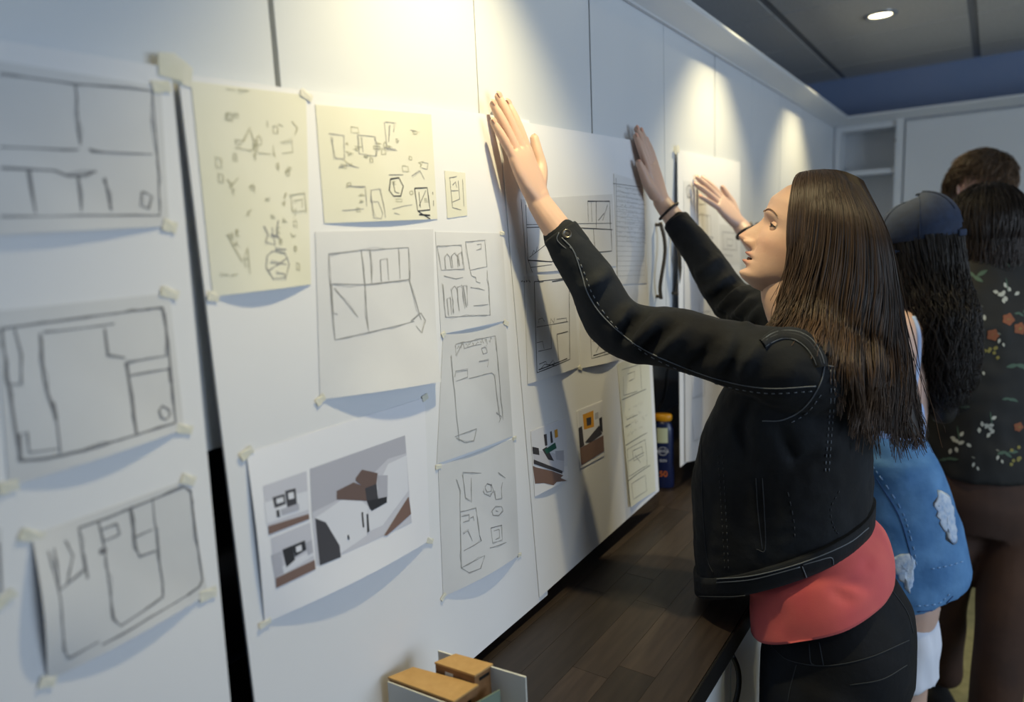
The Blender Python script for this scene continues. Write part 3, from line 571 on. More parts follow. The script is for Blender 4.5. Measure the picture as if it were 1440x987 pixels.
# cable in the recess
cp = cr([onX(926, 575, -.10), onX(934, 555, -.11), onX(937, 528, -.14), onX(930, 505, -.2), (-.345, 1.95, 1.25)], 8)
tag(MB().tube(cp, .004, 8).build('power_cable', mat('grey_cable', '4a4d50', .5), None, True), 'grey power cable looping down in the dark recess', 'cable')

# ================================================================== PEOPLE: toolkit
from mathutils import noise as mnoise
def voxel(mb, size, smooth=4, f=.5):
    me = mb.mesh('tmp') if isinstance(mb, MB) else mb; o = bpy.data.objects.new('tmp', me); COL.objects.link(o)
    r = o.modifiers.new('r', 'REMESH'); r.mode = 'VOXEL'; r.voxel_size = size
    if smooth: sm = o.modifiers.new('s', 'SMOOTH'); sm.factor = f; sm.iterations = smooth
    dg = bpy.context.evaluated_depsgraph_get(); out = bpy.data.meshes.new_from_object(o.evaluated_get(dg)); bpy.data.objects.remove(o)
    bmn = bmesh.new(); bmn.from_mesh(out); bmesh.ops.recalc_face_normals(bmn, faces=bmn.faces[:]); bmn.to_mesh(out); bmn.free()
    return out
def co(me): a = np.empty(len(me.vertices)*3); me.vertices.foreach_get('co', a); return a.reshape(-1, 3)
def setco(me, a): me.vertices.foreach_set('co', np.ascontiguousarray(a, dtype=np.float64).ravel()); me.update()
def normals(me): a = np.empty(len(me.vertices)*3); me.vertices.foreach_get('normal', a); return a.reshape(-1, 3)
def rtube(mb, pts, rad, n=16, flat=1.0, up=None, sub=6, cap=True):
    """rounded, tapered limb through pts; rad list; flat list/scalar = thickness across 'up'"""
    k = len(pts); fl = [flat]*k if np.isscalar(flat) else list(flat)
    q = cr([np.array(list(p)+[r, f_]) for p, r, f_ in zip(pts, rad, fl)], sub)
    P = [x[:3] for x in q]; R = [max(1e-4, x[3]) for x in q]; F = [x[4] for x in q]
    if cap:
        t0 = P[0]-P[1]; t0 /= np.linalg.norm(t0); t1 = P[-1]-P[-2]; t1 /= np.linalg.norm(t1); A0 = []; A1 = []
        for a in (85, 65, 45, 22): A0.append((P[0]+t0*R[0]*min(F[0], 1)*math.sin(math.radians(a)), R[0]*math.cos(math.radians(a)), F[0]))
        for a in (22, 45, 65, 85): A1.append((P[-1]+t1*R[-1]*min(F[-1], 1)*math.sin(math.radians(a)), R[-1]*math.cos(math.radians(a)), F[-1]))
        P = [a[0] for a in A0]+P+[a[0] for a in A1]; R = [a[1] for a in A0]+R+[a[1] for a in A1]; F = [a[2] for a in A0]+F+[a[2] for a in A1]
    return mb.tube(P, R, n, flat=F, up=up)
def fr(o, ex, ez):
    """frame: returns function local(x,y,z)->world with x along ex, z near ez, y = z x x"""
    ex = np.array(ex, float); ex /= np.linalg.norm(ex); ez = np.array(ez, float); ez = ez-ex*np.dot(ez, ex); ez /= np.linalg.norm(ez); ey = np.cross(ez, ex); o = np.array(o, float)
    return (lambda x, y, z: o+ex*x+ey*y+ez*z), ex, ey, ez
def hand(mb, wrist, tipdir, dorsal, thumb_sign, L=.175, spread=.05, curl=(.1, .1, .1, .12), tucks=(0, 0, 0, 0), thumb=(.75, .25), forearm=None, fr_r=(.024, .027)):
    """hand: palm, four jointed fingers, thumb from the side of the palm. thumb_sign: +1 if thumb is on +y of the frame"""
    T, ex, ey, ez = fr(wrist, tipdir, dorsal); s = L/.175; g = thumb_sign; nails = []
    # palm: flattened loft
    rings = []
    for x, w0, w1, th in ((-.004, -.021, .022, .0165), (.012, -.025, .028, .016), (.035, -.033, .034, .0145), (.060, -.037, .036, .0130), (.082, -.037, .036, .0115), (.094, -.034, .034, .0095)):
        c = (w0+w1)/2; a = (w1-w0)/2
        rings.append([T(x*s, g*(c+a*math.copysign(abs(math.cos(t))**.8, math.cos(t)))*s, (th*math.copysign(abs(math.sin(t))**.85, math.sin(t)))*s-.001) for t in np.linspace(0, 2*pi, 24, endpoint=False)])
    mb.loft(rings)
    fing = ((.026, .088, (.040, .023, .020), .0088), (.0085, .092, (.044, .027, .021), .0090), (-.010, .088, (.041, .025, .020), .0085), (-.0275, .079, (.032, .019, .018), .0076))
    for k, (fy, fx, seg, r) in enumerate(fing):
        ang = g*spread*(1.4-k)+g*tucks[k]; c = curl[k]; p = np.array([fx*s, g*fy*s, 0.]); pts = [p-np.array([.022*s, 0, 0]), p]; d = c*.4
        for j, l in enumerate(seg):
            d += c*(.5 if j == 0 else .8); v = np.array([math.cos(d)*math.cos(ang), math.cos(d)*math.sin(ang), -math.sin(d)]); p = p+v*l*s; pts.append(p)
        rr = [r*1.0, r*1.02, r*1.03, r*.95, r*.74]; W_ = [T(*q) for q in pts]
        rtube(mb, W_, [x*s for x in rr], 12, up=ez, sub=5)
        nails.append((W_[-1], W_[-1]-W_[-2], r*s, ez))
        mb.tube([W_[2]+ez*r*s*.28-(W_[2]-W_[1])*.08, W_[2]+ez*r*s*.30+(W_[3]-W_[2])*.08], r*s*.8, 8)       # knuckle
    # thumb
    a, b = thumb; p0 = np.array([.026*s, g*.020*s, -.004*s]); d1 = np.array([math.cos(a), g*math.sin(a), -b]); d1 /= np.linalg.norm(d1)
    d2 = np.array([math.cos(a*.38), g*math.sin(a*.38), -b*.6]); d2 /= np.linalg.norm(d2)
    P = [p0, p0+d1*.040*s, p0+d1*.040*s+d2*.030*s, p0+d1*.040*s+d2*.054*s]; W_ = [T(*q) for q in P]
    rtube(mb, W_, [.0155*s, .0125*s, .0102*s, .0080*s], 12, up=ez, sub=5); nails.append((W_[-1], W_[-1]-W_[-2], .0085*s, ez))
    if forearm is not None:
        w_ = np.array(wrist, float); f_ = np.array(forearm, float)
        rtube(mb, [w_+ex*.012, w_, w_+(f_-w_)*.35, w_+(f_-w_)*.7, f_], [.0245*s, .026*s, .0275*s, .028*s, .027*s], 18, flat=[.68, .72, .85, .95, 1], up=ey, sub=4)
    return nails
def nail_obj(nails, m, parent):
    for p, d, r, ez in nails:
        T, ex, ey, ez2 = fr(p, d, ez); b = MB(); g = []
        for i in range(6):
            x = -.35*r+1.25*r*i/5; w_ = .66*r*(1 if i < 4 else (.9 if i == 4 else .6))
            g.append([T(x, w_*j/2, r*.74*math.sqrt(max(.05, 1-(.62*j/2)**2))-(0 if i < 4 else (.12*r if i == 4 else .3*r))) for j in range(-2, 3)])
        b.loft(g, False, closed=False); b.build('fingernail', m, parent, True)
def head_mesh(T, s=1.0, feat=True):
    """head surface in frame T (x forward, y left, z up), origin between the ears; returns (verts, faces, colours)"""
    zs = [-.118, -.112, -.100, -.088, -.075, -.055, -.03, 0, .02, .05, .08, .10, .110, .1145]
    F = [.040, .064, .077, .073, .074, .077, .079, .078, .085, .086, .068, .042, .020, .002]
    B = [.010, .000, -.018, -.036, -.050, -.066, -.080, -.090, -.094, -.094, -.078, -.052, -.028, -.003]
    H = [.010, .024, .036, .046, .052, .058, .065, .070, .073, .074, .062, .041, .021, .002]
    nz, nt = 190, 200; Z = np.concatenate([np.linspace(-.118, .10, 165), np.linspace(.1015, .1145, 25)])
    Fz, Bz, Hz = (np.interp(Z, zs, a) for a in (F, B, H))
    def sm(a, n=5):
        k = np.ones(2*n+1)/(2*n+1); b = np.pad(a, n, 'edge'); o = np.convolve(b, k, 'valid'); o[-6:] = a[-6:]; return o
    Fz, Bz, Hz = sm(Fz, 3), sm(Bz), sm(Hz)
    vs = []; cols = []; G = lambda a, b: math.exp(-(a/b)**2)
    skin = np.array((.63, .42, .32)); lip = np.array((.50, .20, .17))
    for i, z in enumerate(Z):
        c = .45*Fz[i]+.55*Bz[i]
        for j in range(nt):
            t = 2*pi*j/nt; t = t-.55*math.sin(t); ct, st = math.cos(t), math.sin(t); e = .86 if ct > 0 else 1.0
            x = c+((Fz[i]-c) if ct > 0 else (c-Bz[i]))*math.copysign(abs(ct)**e, ct); y = Hz[i]*math.copysign(abs(st)**.96, st); col = skin.copy()
            if ct > 0 and feat:
                dx = 0
                if -.058 < z < .012:          # nose
                    if z > -.037: h = .0315*(max(0, .012-z)/.049)**1.05
                    else: h = .0315*max(0, 1-((-.037-z)/.0165)**1.7)
                    wd = .0052+.0066*min(1, max(0, (.005-z)/.042)); dx += h*G(y, wd)
                    dx += .0135*G(abs(y)-.0130, .0050)*G(z+.0445, .0062)-.0030*G(abs(y)-.0215, .0034)*G(z+.0430, .0080)
                    dx -= .007*G(abs(y)-.0070, .0034)*G(z+.0520, .0030)
                dx -= .0125*G(abs(y)-.032, .0140)*G(z-.001, .0100)
                dx += .0035*G(abs(y)-.027, .019)*G(z-.021, .0075)
                dx += .004*G(abs(y)-.047, .017)*G(z+.028, .016)
                lu = .0095*G(z+.0618, .0046)*G(y, .018); ll = .0100*G(z+.0775, .0050)*G(y, .0165)
                dx += lu+ll-.012*G(z+.0695, .0028)*G(y, .0165)-.003*G(z+.088, .005)*G(y, .016)+.004*G(z+.104, .010)*G(y, .016)
                x += dx; k = min(1, (lu+ll)/.0078)
                if abs(y) < .026: col = skin*(1-k*.85)+lip*k*.85
                ck = G(abs(y)-.045, .022)*G(z+.035, .022)*.25+G(y, .011)*G(z+.036, .012)*.3; col = col*(1-ck)+np.array((.62, .27, .2))*ck
            vs.append(T(x*s, y*s, z*s)); cols.append(col)
    fs = []
    for i in range(nz-1):
        for j in range(nt): a = i*nt+j; b = i*nt+(j+1) % nt; fs.append((a, b, b+nt, a+nt))
    fs += [tuple(range(nt))[::-1], tuple(range((nz-1)*nt, nz*nt))]
    return vs, fs, cols
def ear(mb, T, side, s=1.0):
    P = []
    for t in np.linspace(.15, 1.9*pi, 22): P.append(T((-.006+.016*math.cos(t+.4)*(1 if math.sin(t) > 0 else .8)-.006*math.sin(t))*s, side*(.074+.010*(1-math.cos(t+.4))*.5)*s, (-.004+.030*math.sin(t))*s))
    mb.tube(P, [.0042*s]*22, 8); rtube(mb, [T(-.006*s, side*.071*s, .018*s), T(-.004*s, side*.073*s, 0), T(0, side*.071*s, -.022*s)], [.012*s, .012*s, .008*s], 10, flat=.4, up=T(1, 0, 0)-T(0, 0, 0))
def colour_attr(me, cols):
    a = me.color_attributes.new('col', 'FLOAT_COLOR', 'POINT'); buf = np.ones((len(me.vertices), 4)); buf[:, :3] = cols; a.data.foreach_set('color', buf.ravel())
def join(meshes):
    bmn = bmesh.new()
    for m in meshes: bmn.from_mesh(m)
    o = bpy.data.meshes.new('joined'); bmn.to_mesh(o); bmn.free(); return o
def bvh(me, parent=None): return BVHTree.FromPolygons([tuple(v.co) for v in me.vertices], [tuple(p.vertices) for p in me.polygons])
def cast(tree, x, y):
    d = ray(x, y); h = tree.ray_cast(Vector(CAM), Vector(d).normalized()); return (np.array(h[0]), np.array(h[1])) if h[0] is not None else None
def wrinkle(me, amp, sc, seed=0, stretch=(1, 1, 1)):
    C = co(me); N = normals(me); d = np.array([mnoise.noise(Vector((p[0]*sc*stretch[0]+seed, p[1]*sc*stretch[1], p[2]*sc*stretch[2]))) for p in C]); setco(me, C+N*(d*amp)[:, None])
def crease(me, tree, lines, amp, sig):
    """push a ridge (amp>0) or furrow along polylines traced on the surface"""
    C = co(me); N = normals(me); D = np.zeros(len(C))
    for ln in lines:
        P = [cast(tree, x, y) for x, y in densify(ln, 6)]; P = np.array([q[0] for q in P if q])
        if len(P) < 2: continue
        n = len(P); a = np.sin(np.linspace(.15, pi-.15, n))
        for p, k in zip(P, a): w_ = np.exp(-np.sum((C-p)**2, 1)/sig**2)*k; D = np.where(np.abs(w_) > np.abs(D), w_, D)
    setco(me, C+N*(D*amp)[:, None])
def densify(ln, step):
    out = []
    for a, b in zip(ln[:-1], ln[1:]):
        k = max(1, int(math.hypot(b[0]-a[0], b[1]-a[1])/step)); out += [(a[0]+(b[0]-a[0])*i/k, a[1]+(b[1]-a[1])*i/k) for i in range(k)]
    return out+[ln[-1]]
def seam(tree, lines, r, m, parent, name='seam', lift=.0006, dash=0):
    for ln in lines:
        b = MB(); P = [cast(tree, *q) for q in densify([tuple(q) for q in cr(ln, 6)], 4)]; P = [q[0]+q[1]*lift for q in P if q]
        runs = []; run = [P[0]] if P else []
        for p, q in zip(P[:-1], P[1:]):
            if np.linalg.norm(p-q) < .03: run.append(q)
            else: runs.append(run); run = [q]
        runs.append(run)
        for run in runs:
            if len(run) < 4: continue
            b = MB()
            if dash:
                for i in range(0, len(run)-1, 2): b.tube([run[i], run[i]+(run[i+1]-run[i])*.9], r, 5)
                tag(b.build('stitching', m, parent, True), kind='stuff')
            else: b.tube(run, r, 5); b.build(name, m, parent, True)
def strandmesh(paths, cols, r0=.0011, r1=.0004, n=3):
    V = []; Fc = []; Cc = []
    for P, c in zip(paths, cols):
        P = np.asarray(P); k = len(P); T = np.gradient(P, axis=0); T /= np.linalg.norm(T, axis=1)[:, None]+1e-9
        a = np.cross(T, np.array([.3, .5, .81])); a /= np.linalg.norm(a, axis=1)[:, None]+1e-9; b = np.cross(T, a); base = len(V)*0+sum(0 for _ in ())
        base = strandmesh.cnt; rr = np.linspace(r0, r1, k)[:, None]
        for j in range(n): t = 2*pi*j/n; V.append(P+rr*(a*math.cos(t)+b*math.sin(t))); Cc.append(c)
        idx = base+np.arange(k)
        for j in range(n):
            j2 = (j+1) % n; A = base+j*k; B = base+j2*k; i = np.arange(k-1); Fc.append(np.stack([A+i, B+i, B+i+1, A+i+1], 1))
        strandmesh.cnt += n*k
    V = np.concatenate(V); Fc = np.concatenate(Fc); Cc = np.concatenate(Cc); strandmesh.cnt = 0
    me = bpy.data.meshes.new('strands'); me.vertices.add(len(V)); me.vertices.foreach_set('co', V.ravel()); me.loops.add(Fc.size); me.loops.foreach_set('vertex_index', Fc.ravel().astype(np.int32))
    me.polygons.add(len(Fc)); me.polygons.foreach_set('loop_start', np.arange(0, Fc.size, 4, dtype=np.int32)); me.update(calc_edges=True); me.validate()
    colour_attr(me, Cc); me.shade_smooth(); return me
strandmesh.cnt = 0
m_skin = mat('skin', 'ffffff', 0.45, attr='col', bump=(220, .12), sss=.12, spec=.4)
SK = np.array((.63, .42, .32))
def skin_body(name, meshes, parent, hm=None, tone=SK):
    parts = []
    for m in meshes: colour_attr(m, np.tile(tone, (len(m.vertices), 1))); parts.append(m)
    if hm:
        h = MB().add(hm[0], hm[1]).mesh('h'); colour_attr(h, np.array(hm[2])*(np.array(tone)/SK)); parts.append(h)
    return link(name, join(parts), m_skin, parent, True)
m_eye = mat('eye_white', 'b8aea8', .25); m_iris = mat('iris_brown', '4a2f1c', .15); m_brow = mat('brow_hair', '70543f', .85); m_lash = mat('lash', '15100d', .6); m_nail = mat('fingernail', 'd9a38f', .3); m_mouth = mat('mouth_inside', '3c1512', .6)
def face_parts(T, parent, s=1.0):
    for sd in (1, -1):
        c = T(.0545*s, sd*.0325*s, .001*s); R = .0122*s
        U = T(0, 0, 1)-T(0, 0, 0); Fd = T(1, 0, 0)-T(0, 0, 0); Ld = T(0, 1, 0)-T(0, 0, 0)
        def sph(el, az, r=R): return c+r*(Fd*math.cos(el)*math.cos(az)+Ld*math.cos(el)*math.sin(az)+U*math.sin(el))
        MB().loft([[sph(el, az) for az in np.linspace(0, 2*pi, 20, endpoint=False)] for el in np.linspace(-1.5, 1.5, 13)]).build('eyeball', m_eye, parent, True)
        gz = Fd+U*.12; gz /= np.linalg.norm(gz); a_ = Ld; b_ = np.cross(gz, a_)
        for rad, lf, mm, nm in ((.0066, .0004, m_iris, 'iris'), (.0030, .0008, m_lash, 'pupil')):
            MB().loft([[c+gz*(math.sqrt(R*R-(rad*s*k)**2)+lf*s)+(a_*math.cos(t)+b_*math.sin(t))*rad*s*k for t in np.linspace(0, 2*pi, 18, endpoint=False)] for k in (1, .6, .05)]).build(nm, mm, parent, True)
        for lo_, hi_, nm in ((.20, 1.5, 'upper_eyelid'), (-1.4, -.24, 'lower_eyelid')):
            g = [[sph(lo_+(hi_-lo_)*i/8*(1)+((-.30 if lo_ > 0 else .22)*(az/1.15)**2 if (i == 0 and lo_ > 0) or (i == 8 and lo_ < 0) else 0), az, R+.0011*s) for az in np.linspace(-1.25, 1.25, 15)] for i in range(9)]
            me = MB().loft(g, False, closed=False).mesh(nm); colour_attr(me, np.tile(SK*.96, (len(me.vertices), 1))); link(nm, me, m_skin, parent, True)
            edge = g[0] if lo_ > 0 else g[8]; MB().tube([p+Fd*.0006*s for p in edge], [.0004*s]+[(.0011 if lo_ > 0 else .0006)*s]*13+[.0004*s], 5).build('lashes', m_lash, parent, True)
        P = [T(x*s, sd*y*s, z*s) for x, y, z in ((.0865, .014, .0205), (.0855, .022, .0240), (.0815, .033, .0265), (.0735, .044, .0245), (.064, .052, .0185))]
        MB().tube(cr(P, 5), [.0007*s]+[.0012*s]*12+[.0010*s]*7+[.0004*s], 6, flat=.6).build('eyebrow', m_brow, parent, True)

# ================================================================== WOMAN IN THE BLACK DENIM JACKET
m_denim = mat('black_denim', '0b0d12', 0.82, noise=(7, '1a1f26', 6), bump=(38, .9), sheen=.03, spec=.25)
m_stitch = mat('grey_stitch', '5d646e', .7); m_stitch2 = mat('dark_stitch', '2b3038', .7)
m_tee = mat('coral_jersey', 'c2565c', .85, noise=(12, 'cb6160', 3), bump=(500, .1), sheen=.1, spec=.2)
m_jean = mat('black_jeans', '0a0c11', .85, noise=(10, '12161e', 5), bump=(42, .8), spec=.25)
m_metal = mat('jacket_button_metal', '6e6a64', .3, .9)
YA = 1.30
def ring2(fp, bp_, hw, yf=None, yb=None, yc=1.345, n=36, ex=.85):
    """body ring from the photo's front and back outline pixels; hw = half width along Y"""
    f_ = onY(*fp, yf or YA); b_ = onY(*bp_, yb or YA); c = (f_+b_)/2; h = (f_-b_)/2; c[1] = yc; h[1] = 0
    return [c+h*math.copysign(abs(math.cos(t))**ex, math.cos(t))+np.array([0, hw*math.copysign(abs(math.sin(t))**ex, math.sin(t)), 0]) for t in np.linspace(0, 2*pi, n, endpoint=False)]
pa = empty('person', (.53, 1.35, 0), 'person in black denim jacket and coral shirt pressing a board to the wall', 'person')
# --- head
HC = np.array([.462, 1.362, 1.545]); yw, pt = math.radians(19), math.radians(25)
hv = np.array([-math.cos(yw), -math.sin(yw), 0]); fw = hv*math.cos(pt)+np.array([0, 0, math.sin(pt)]); upw = -hv*math.sin(pt)+np.array([0, 0, math.cos(pt)])
TA, _, _, _ = fr(HC, fw, upw)
hmA = head_mesh(TA, .97)
# --- limbs
LW, LE, LS = onX(760, 287, .075), onY(874, 457, 1.135), onY(1118, 520, 1.20)
LC = LW+(LE-LW)*.30
RW, RE, RS = onX(931, 284, .055), onY(1030, 420, 1.665), np.array([.49, 1.53, 1.335])
ltip = onX(706, 150, .032); rtip = onX(904, 192, .031)
hb = MB(); nl = hand(hb, LW, ltip-LW, (1, .05, .2), -1, .190, .065, (.05, .04, .05, .06), thumb=(.85, -.05), forearm=LW+(LE-LW)*.55)
lh = voxel(hb, .0021, 4)
hb = MB(); nr = hand(hb, RW, rtip-RW, (1, .0, .2), 1, .184, .02, (.04, .04, .04, .05), thumb=(.5, .05), forearm=RW+(RE-RW)*.55)
rh = voxel(hb, .0021, 4)
tb = MB()
rtube(tb, [(.535, 1.345, .76), (.50, 1.345, .92), (.455, 1.345, 1.08), (.47, 1.35, 1.22), (.50, 1.36, 1.30)], [.125, .105, .115, .12, .07], 20, flat=[.7, .62, .62, .58, .7], up=(0, 1, 0))
rtube(tb, [(.505, 1.36, 1.30), TA(-.02, 0, -.095), TA(-.018, 0, -.03)], [.058, .052, .05], 16)
for sg, S_, E_, W_ in ((-1, LS, LE, LW), (1, RS, RE, RW)):
    rtube(tb, [(.53, 1.35+sg*.1, 1.31), S_, (S_+E_)/2, E_, E_+(W_-E_)*.5], [.04, .040, .032, .027, .026], 14)
    rtube(tb, [(.55, 1.345+sg*.085, .80), (.55, 1.345+sg*.085, .45), (.56, 1.345+sg*.085, .10)], [.075, .05, .036], 14)
tors = voxel(tb, .009, 4)
body = skin_body('body', [lh, rh, tors], pa, hmA)
nail_obj(nl, m_nail, pa); nail_obj(nr, m_nail, pa); face_parts(TA, pa, .97)
MB().loft([[TA(.074-.004*k, .013*math.cos(t)*(1-.1*k), -.0695+.0034*math.sin(t)) for t in np.linspace(0, 2*pi, 16, endpoint=False)] for k in range(3)]).build('mouth', m_mouth, pa, True)
# --- jacket
jb = MB()
jr = [ring2((962, 838), (1219, 752), .166, 1.22), ring2((958, 812), (1221, 722), .172, 1.22), ring2((957, 745), (1222, 665), .178, 1.23), ring2((963, 665), (1218, 610), .180, 1.25),
      ring2((985, 600), (1214, 560), .182, 1.27), ring2((1020, 540), (1212, 520), .178), ring2((1045, 505), (1200, 492), .155), ring2((1065, 484), (1185, 474), .115), ring2((1085, 470), (1172, 464), .07)]
jb.loft(jr)
def slv(S_, E_, W_, c0, rads, sg):
    C_ = W_+(E_-W_)*c0; m1 = C_+(E_-C_)*.45; m2 = E_+(S_-E_)*.30; m3 = E_+(S_-E_)*.68; inn = S_+np.array([.03, sg*-.09, -.02])
    rtube(jb, [C_, m1, E_+(E_-(S_+W_)/2)*.06, m2, m3, S_, inn], rads, 24, sub=6)
slv(LS, LE, LW, .27, [.036, .043, .052, .054, .059, .074, .09], -1)
slv(RS, RE, RW, .24, [.034, .042, .051, .055, .058, .070, .08], 1)
jm = voxel(jb, .0062, 6)
tr = bvh(jm)
crease(jm, tr, [[(912, 408), (880, 440), (862, 470)], [(932, 440), (905, 470), (880, 492)], [(968, 462), (940, 485), (920, 505)], [(1030, 472), (1022, 500), (1000, 530)], [(858, 380), (835, 400), (815, 405)], [(1075, 480), (1050, 510), (1040, 540)],
                [(1030, 385), (1005, 405), (990, 415)], [(1045, 400), (1020, 425), (1005, 440)], [(1060, 420), (1040, 440), (1020, 452)], [(1015, 360), (990, 378), (975, 385)], [(1070, 430), (1060, 448), (1045, 460)]], .013, .012)
crease(jm, bvh(jm), [[(920, 425), (890, 455), (870, 480)], [(950, 452), (920, 480), (900, 500)], [(1000, 475), (990, 500), (965, 525)], [(1095, 600), (1120, 650), (1180, 640)], [(1060, 560), (1040, 600), (1050, 650)], [(1038, 393), (1012, 415), (998, 428)], [(1052, 410), (1030, 432), (1012, 446)]], -.012, .011)
wrinkle(jm, .003, 14, 3); wrinkle(jm, .0016, 45, 9)
jk = link('denim_jacket', jm, m_denim, pa, True)
h0 = ring2((957, 847), (1224, 758), .172, 1.22, n=72); h1 = ring2((956, 817), (1225, 728), .178, 1.22, n=72); hc0 = sum(h0)/72; sh_ = lambda R_, k: [hc0*[1, 1, 0]+[0, 0, p[2]]+(p-hc0)*[1, 1, 0]*k for p in R_]
wb = MB().loft([sh_(h1, .93), sh_(h1, .995), h1, [p*.7+q*.3 for p, q in zip(h1, h0)], [p*.3+q*.7 for p, q in zip(h1, h0)], h0, sh_(h0, .985), sh_(h0, .93)], False).build('waistband', m_denim, jk, True)
tj = BVHTree.FromPolygons([tuple(v.co) for v in jm.vertices]+[tuple(v.co) for v in wb.data.vertices], [tuple(p.vertices) for p in jm.polygons]+[tuple(i+len(jm.vertices) for i in p.vertices) for p in wb.data.polygons])
seam(tj, [[(790, 334), (806, 352), (818, 385), (828, 415), (850, 447), (898, 487), (960, 516), (1020, 536), (1080, 546), (1147, 543)], [(1160, 512), (1153, 540), (1132, 572), (1102, 590), (1072, 592)], [(1162, 514), (1190, 518), (1215, 520)]], .0011, m_stitch, jk)
seam(tj, [[(796, 340), (812, 362), (825, 392), (834, 415), (856, 448), (902, 493), (962, 523), (1020, 543), (1080, 553), (1142, 550)], [(1154, 555), (1135, 580), (1108, 597)], [(1168, 520), (1168, 560), (1164, 610), (1160, 668)], [(1173, 520), (1173, 560), (1169, 610), (1165, 668)]], .0010, m_stitch, jk, dash=1)
seam(tj, [[(986, 615), (988, 700), (994, 780), (1003, 806)], [(1063, 672), (1066, 720), (1072, 772)], [(1072, 672), (1075, 720), (1076, 772), (1064, 772)]], .0008, m_stitch2, jk)
seam(tj, [[(1010, 640), (1015, 720), (1020, 806)], [(1016, 640), (1021, 720), (1025, 806)], [(1108, 692), (1116, 730), (1118, 760)], [(1180, 690), (1168, 715), (1172, 740), (1180, 752)]], .0008, m_stitch2, jk, dash=1)
seam(tj, [[(1008, 814), (1060, 809), (1125, 792), (1190, 765), (1221, 742)], [(1008, 819), (1060, 814), (1125, 797)]], .0011, m_stitch, jk)
seam(tj, [[(1128, 796), (1134, 812), (1138, 828)], [(1129, 794), (1150, 788), (1169, 784), (1172, 796), (1176, 808)]], .0010, m_stitch, jk)
seam(tj, [[(960, 838), (1040, 838), (1110, 824), (1150, 812), (1205, 782), (1218, 752)]], .0009, m_stitch2, jk)
# collar, cuffs, buttons
oc = cr([(1068, 479), (1088, 465), (1114, 462), (1140, 471), (1157, 495), (1163, 515)], 5); ic = cr([(1076, 490), (1090, 481), (1108, 477), (1127, 485), (1142, 503), (1148, 517)], 5); cg = []
for q, lf in ((-.08, -.002), (0, .003), (.15, .0055), (.5, .006), (.85, .0055), (1, .003), (1.08, -.002)):
    row = []
    for a, b in zip(oc, ic):
        h = cast(tj, *(a*(1-q)+b*q)) or cast(tj, *b); row.append(h[0]+h[1]*lf)
    cg.append(row)
co_ = MB().loft(cg, False, closed=False).build('collar', m_denim, jk, True); tc_ = bvh(co_.data)
seam(tc_, [[tuple(a*.85+b*.15) for a, b in zip(oc[::4], ic[::4])]], .0010, m_stitch, co_); seam(tc_, [[tuple(a*.6+b*.4) for a, b in zip(oc[::4], ic[::4])]], .0008, m_stitch2, co_); seam(tc_, [[tuple(a*.1+b*.9) for a, b in zip(oc[::4], ic[::4])]], .0009, m_stitch, co_)
def cuff(W_, E_, c0, r, ln):
    d = (E_-W_); L_ = np.linalg.norm(d); d /= L_; a = W_+d*L_*c0; rings = []
    ux = np.cross(d, (0, 0, 1)); ux /= np.linalg.norm(ux); uy = np.cross(d, ux)
    for x, k in ((.010, .86), (-.001, .90), (-.004, 1.0), (0, 1.04), (ln*.5, 1.07), (ln, 1.10), (ln+.003, 1.06), (ln+.003, .9)):
        rings.append([a+d*x+(ux*math.cos(t)+uy*math.sin(t))*r*k*(1+.03*math.sin(3*t)) for t in np.linspace(0, 2*pi, 28, endpoint=False)])
    return MB().loft(rings, False).build('cuff', m_denim, jk, True)
cl = cuff(LW, LE, .245, .0335, .036); cr_ = cuff(RW, RE, .215, .0325, .034)
tcl = bvh(cl.data); seam(tcl, [[(786, 327), (784, 338), (800, 352), (812, 356), (829, 338)]], .0009, m_stitch, cl, lift=.0006); tcr = bvh(cr_.data); seam(tcr, [[(947, 350), (962, 342), (986, 330)]], .0008, m_stitch, cr_)
def button(tree, x, y, r, parent, m=m_metal):
    h = cast(tree, x, y)
    if not h: return
    p, n = h; T, ex, ey, ez = fr(p, np.cross(n, (0, .3, 1)), n)
    MB().loft([[T(r*k*math.cos(t), r*k*math.sin(t), z) for t in np.linspace(0, 2*pi, 18, endpoint=False)] for k, z in ((1, -.0005), (1.02, .0015), (.92, .0026), (.75, .0024), (.55, .0012), (.3, .0016), (.05, .0018))]).build('button', m, parent, True)
button(tcl, 797, 329, .0085, cl)
for x, y in ((964, 690), (976, 829), (968, 760)): button(tj, x, y, .0075, jk, m_stitch2)
# --- coral t-shirt and jeans
sr = [ring2((1040, 900), (1254, 836), .170, 1.22, yc=1.34, n=80), ring2((1038, 872), (1251, 808), .167, 1.22, yc=1.34, n=80), ring2((1036, 845), (1240, 777), .159, 1.22, yc=1.34, n=80), ring2((1032, 810), (1216, 745), .145, yc=1.34, n=80), ring2((1030, 740), (1195, 690), .13, yc=1.34, n=80)]
sr = np.array(cr([np.array(r).ravel() for r in sr], 7)).reshape(-1, 80, 3); c0 = sr[0].mean(0)
sm_ = MB().loft([list(c0+(sr[0]-c0)*.96), list(c0+(sr[0]-c0)*.995)]+[list(r) for r in sr], False).mesh('tee')
crease(sm_, bvh(sm_), [[(1165, 822), (1200, 850)], [(1215, 800), (1228, 785)], [(1168, 818), (1230, 822)], [(1100, 850), (1090, 890)]], .006, .010); wrinkle(sm_, .002, 18, 5)
ts_ = link('t_shirt', sm_, m_tee, pa, True); tt = bvh(sm_); seam(tt, [[(1042, 893), (1100, 895), (1160, 885), (1210, 862), (1246, 826)]], .0005, mat('coral_stitch', 'a83a3a', .8), ts_)
jb = MB()
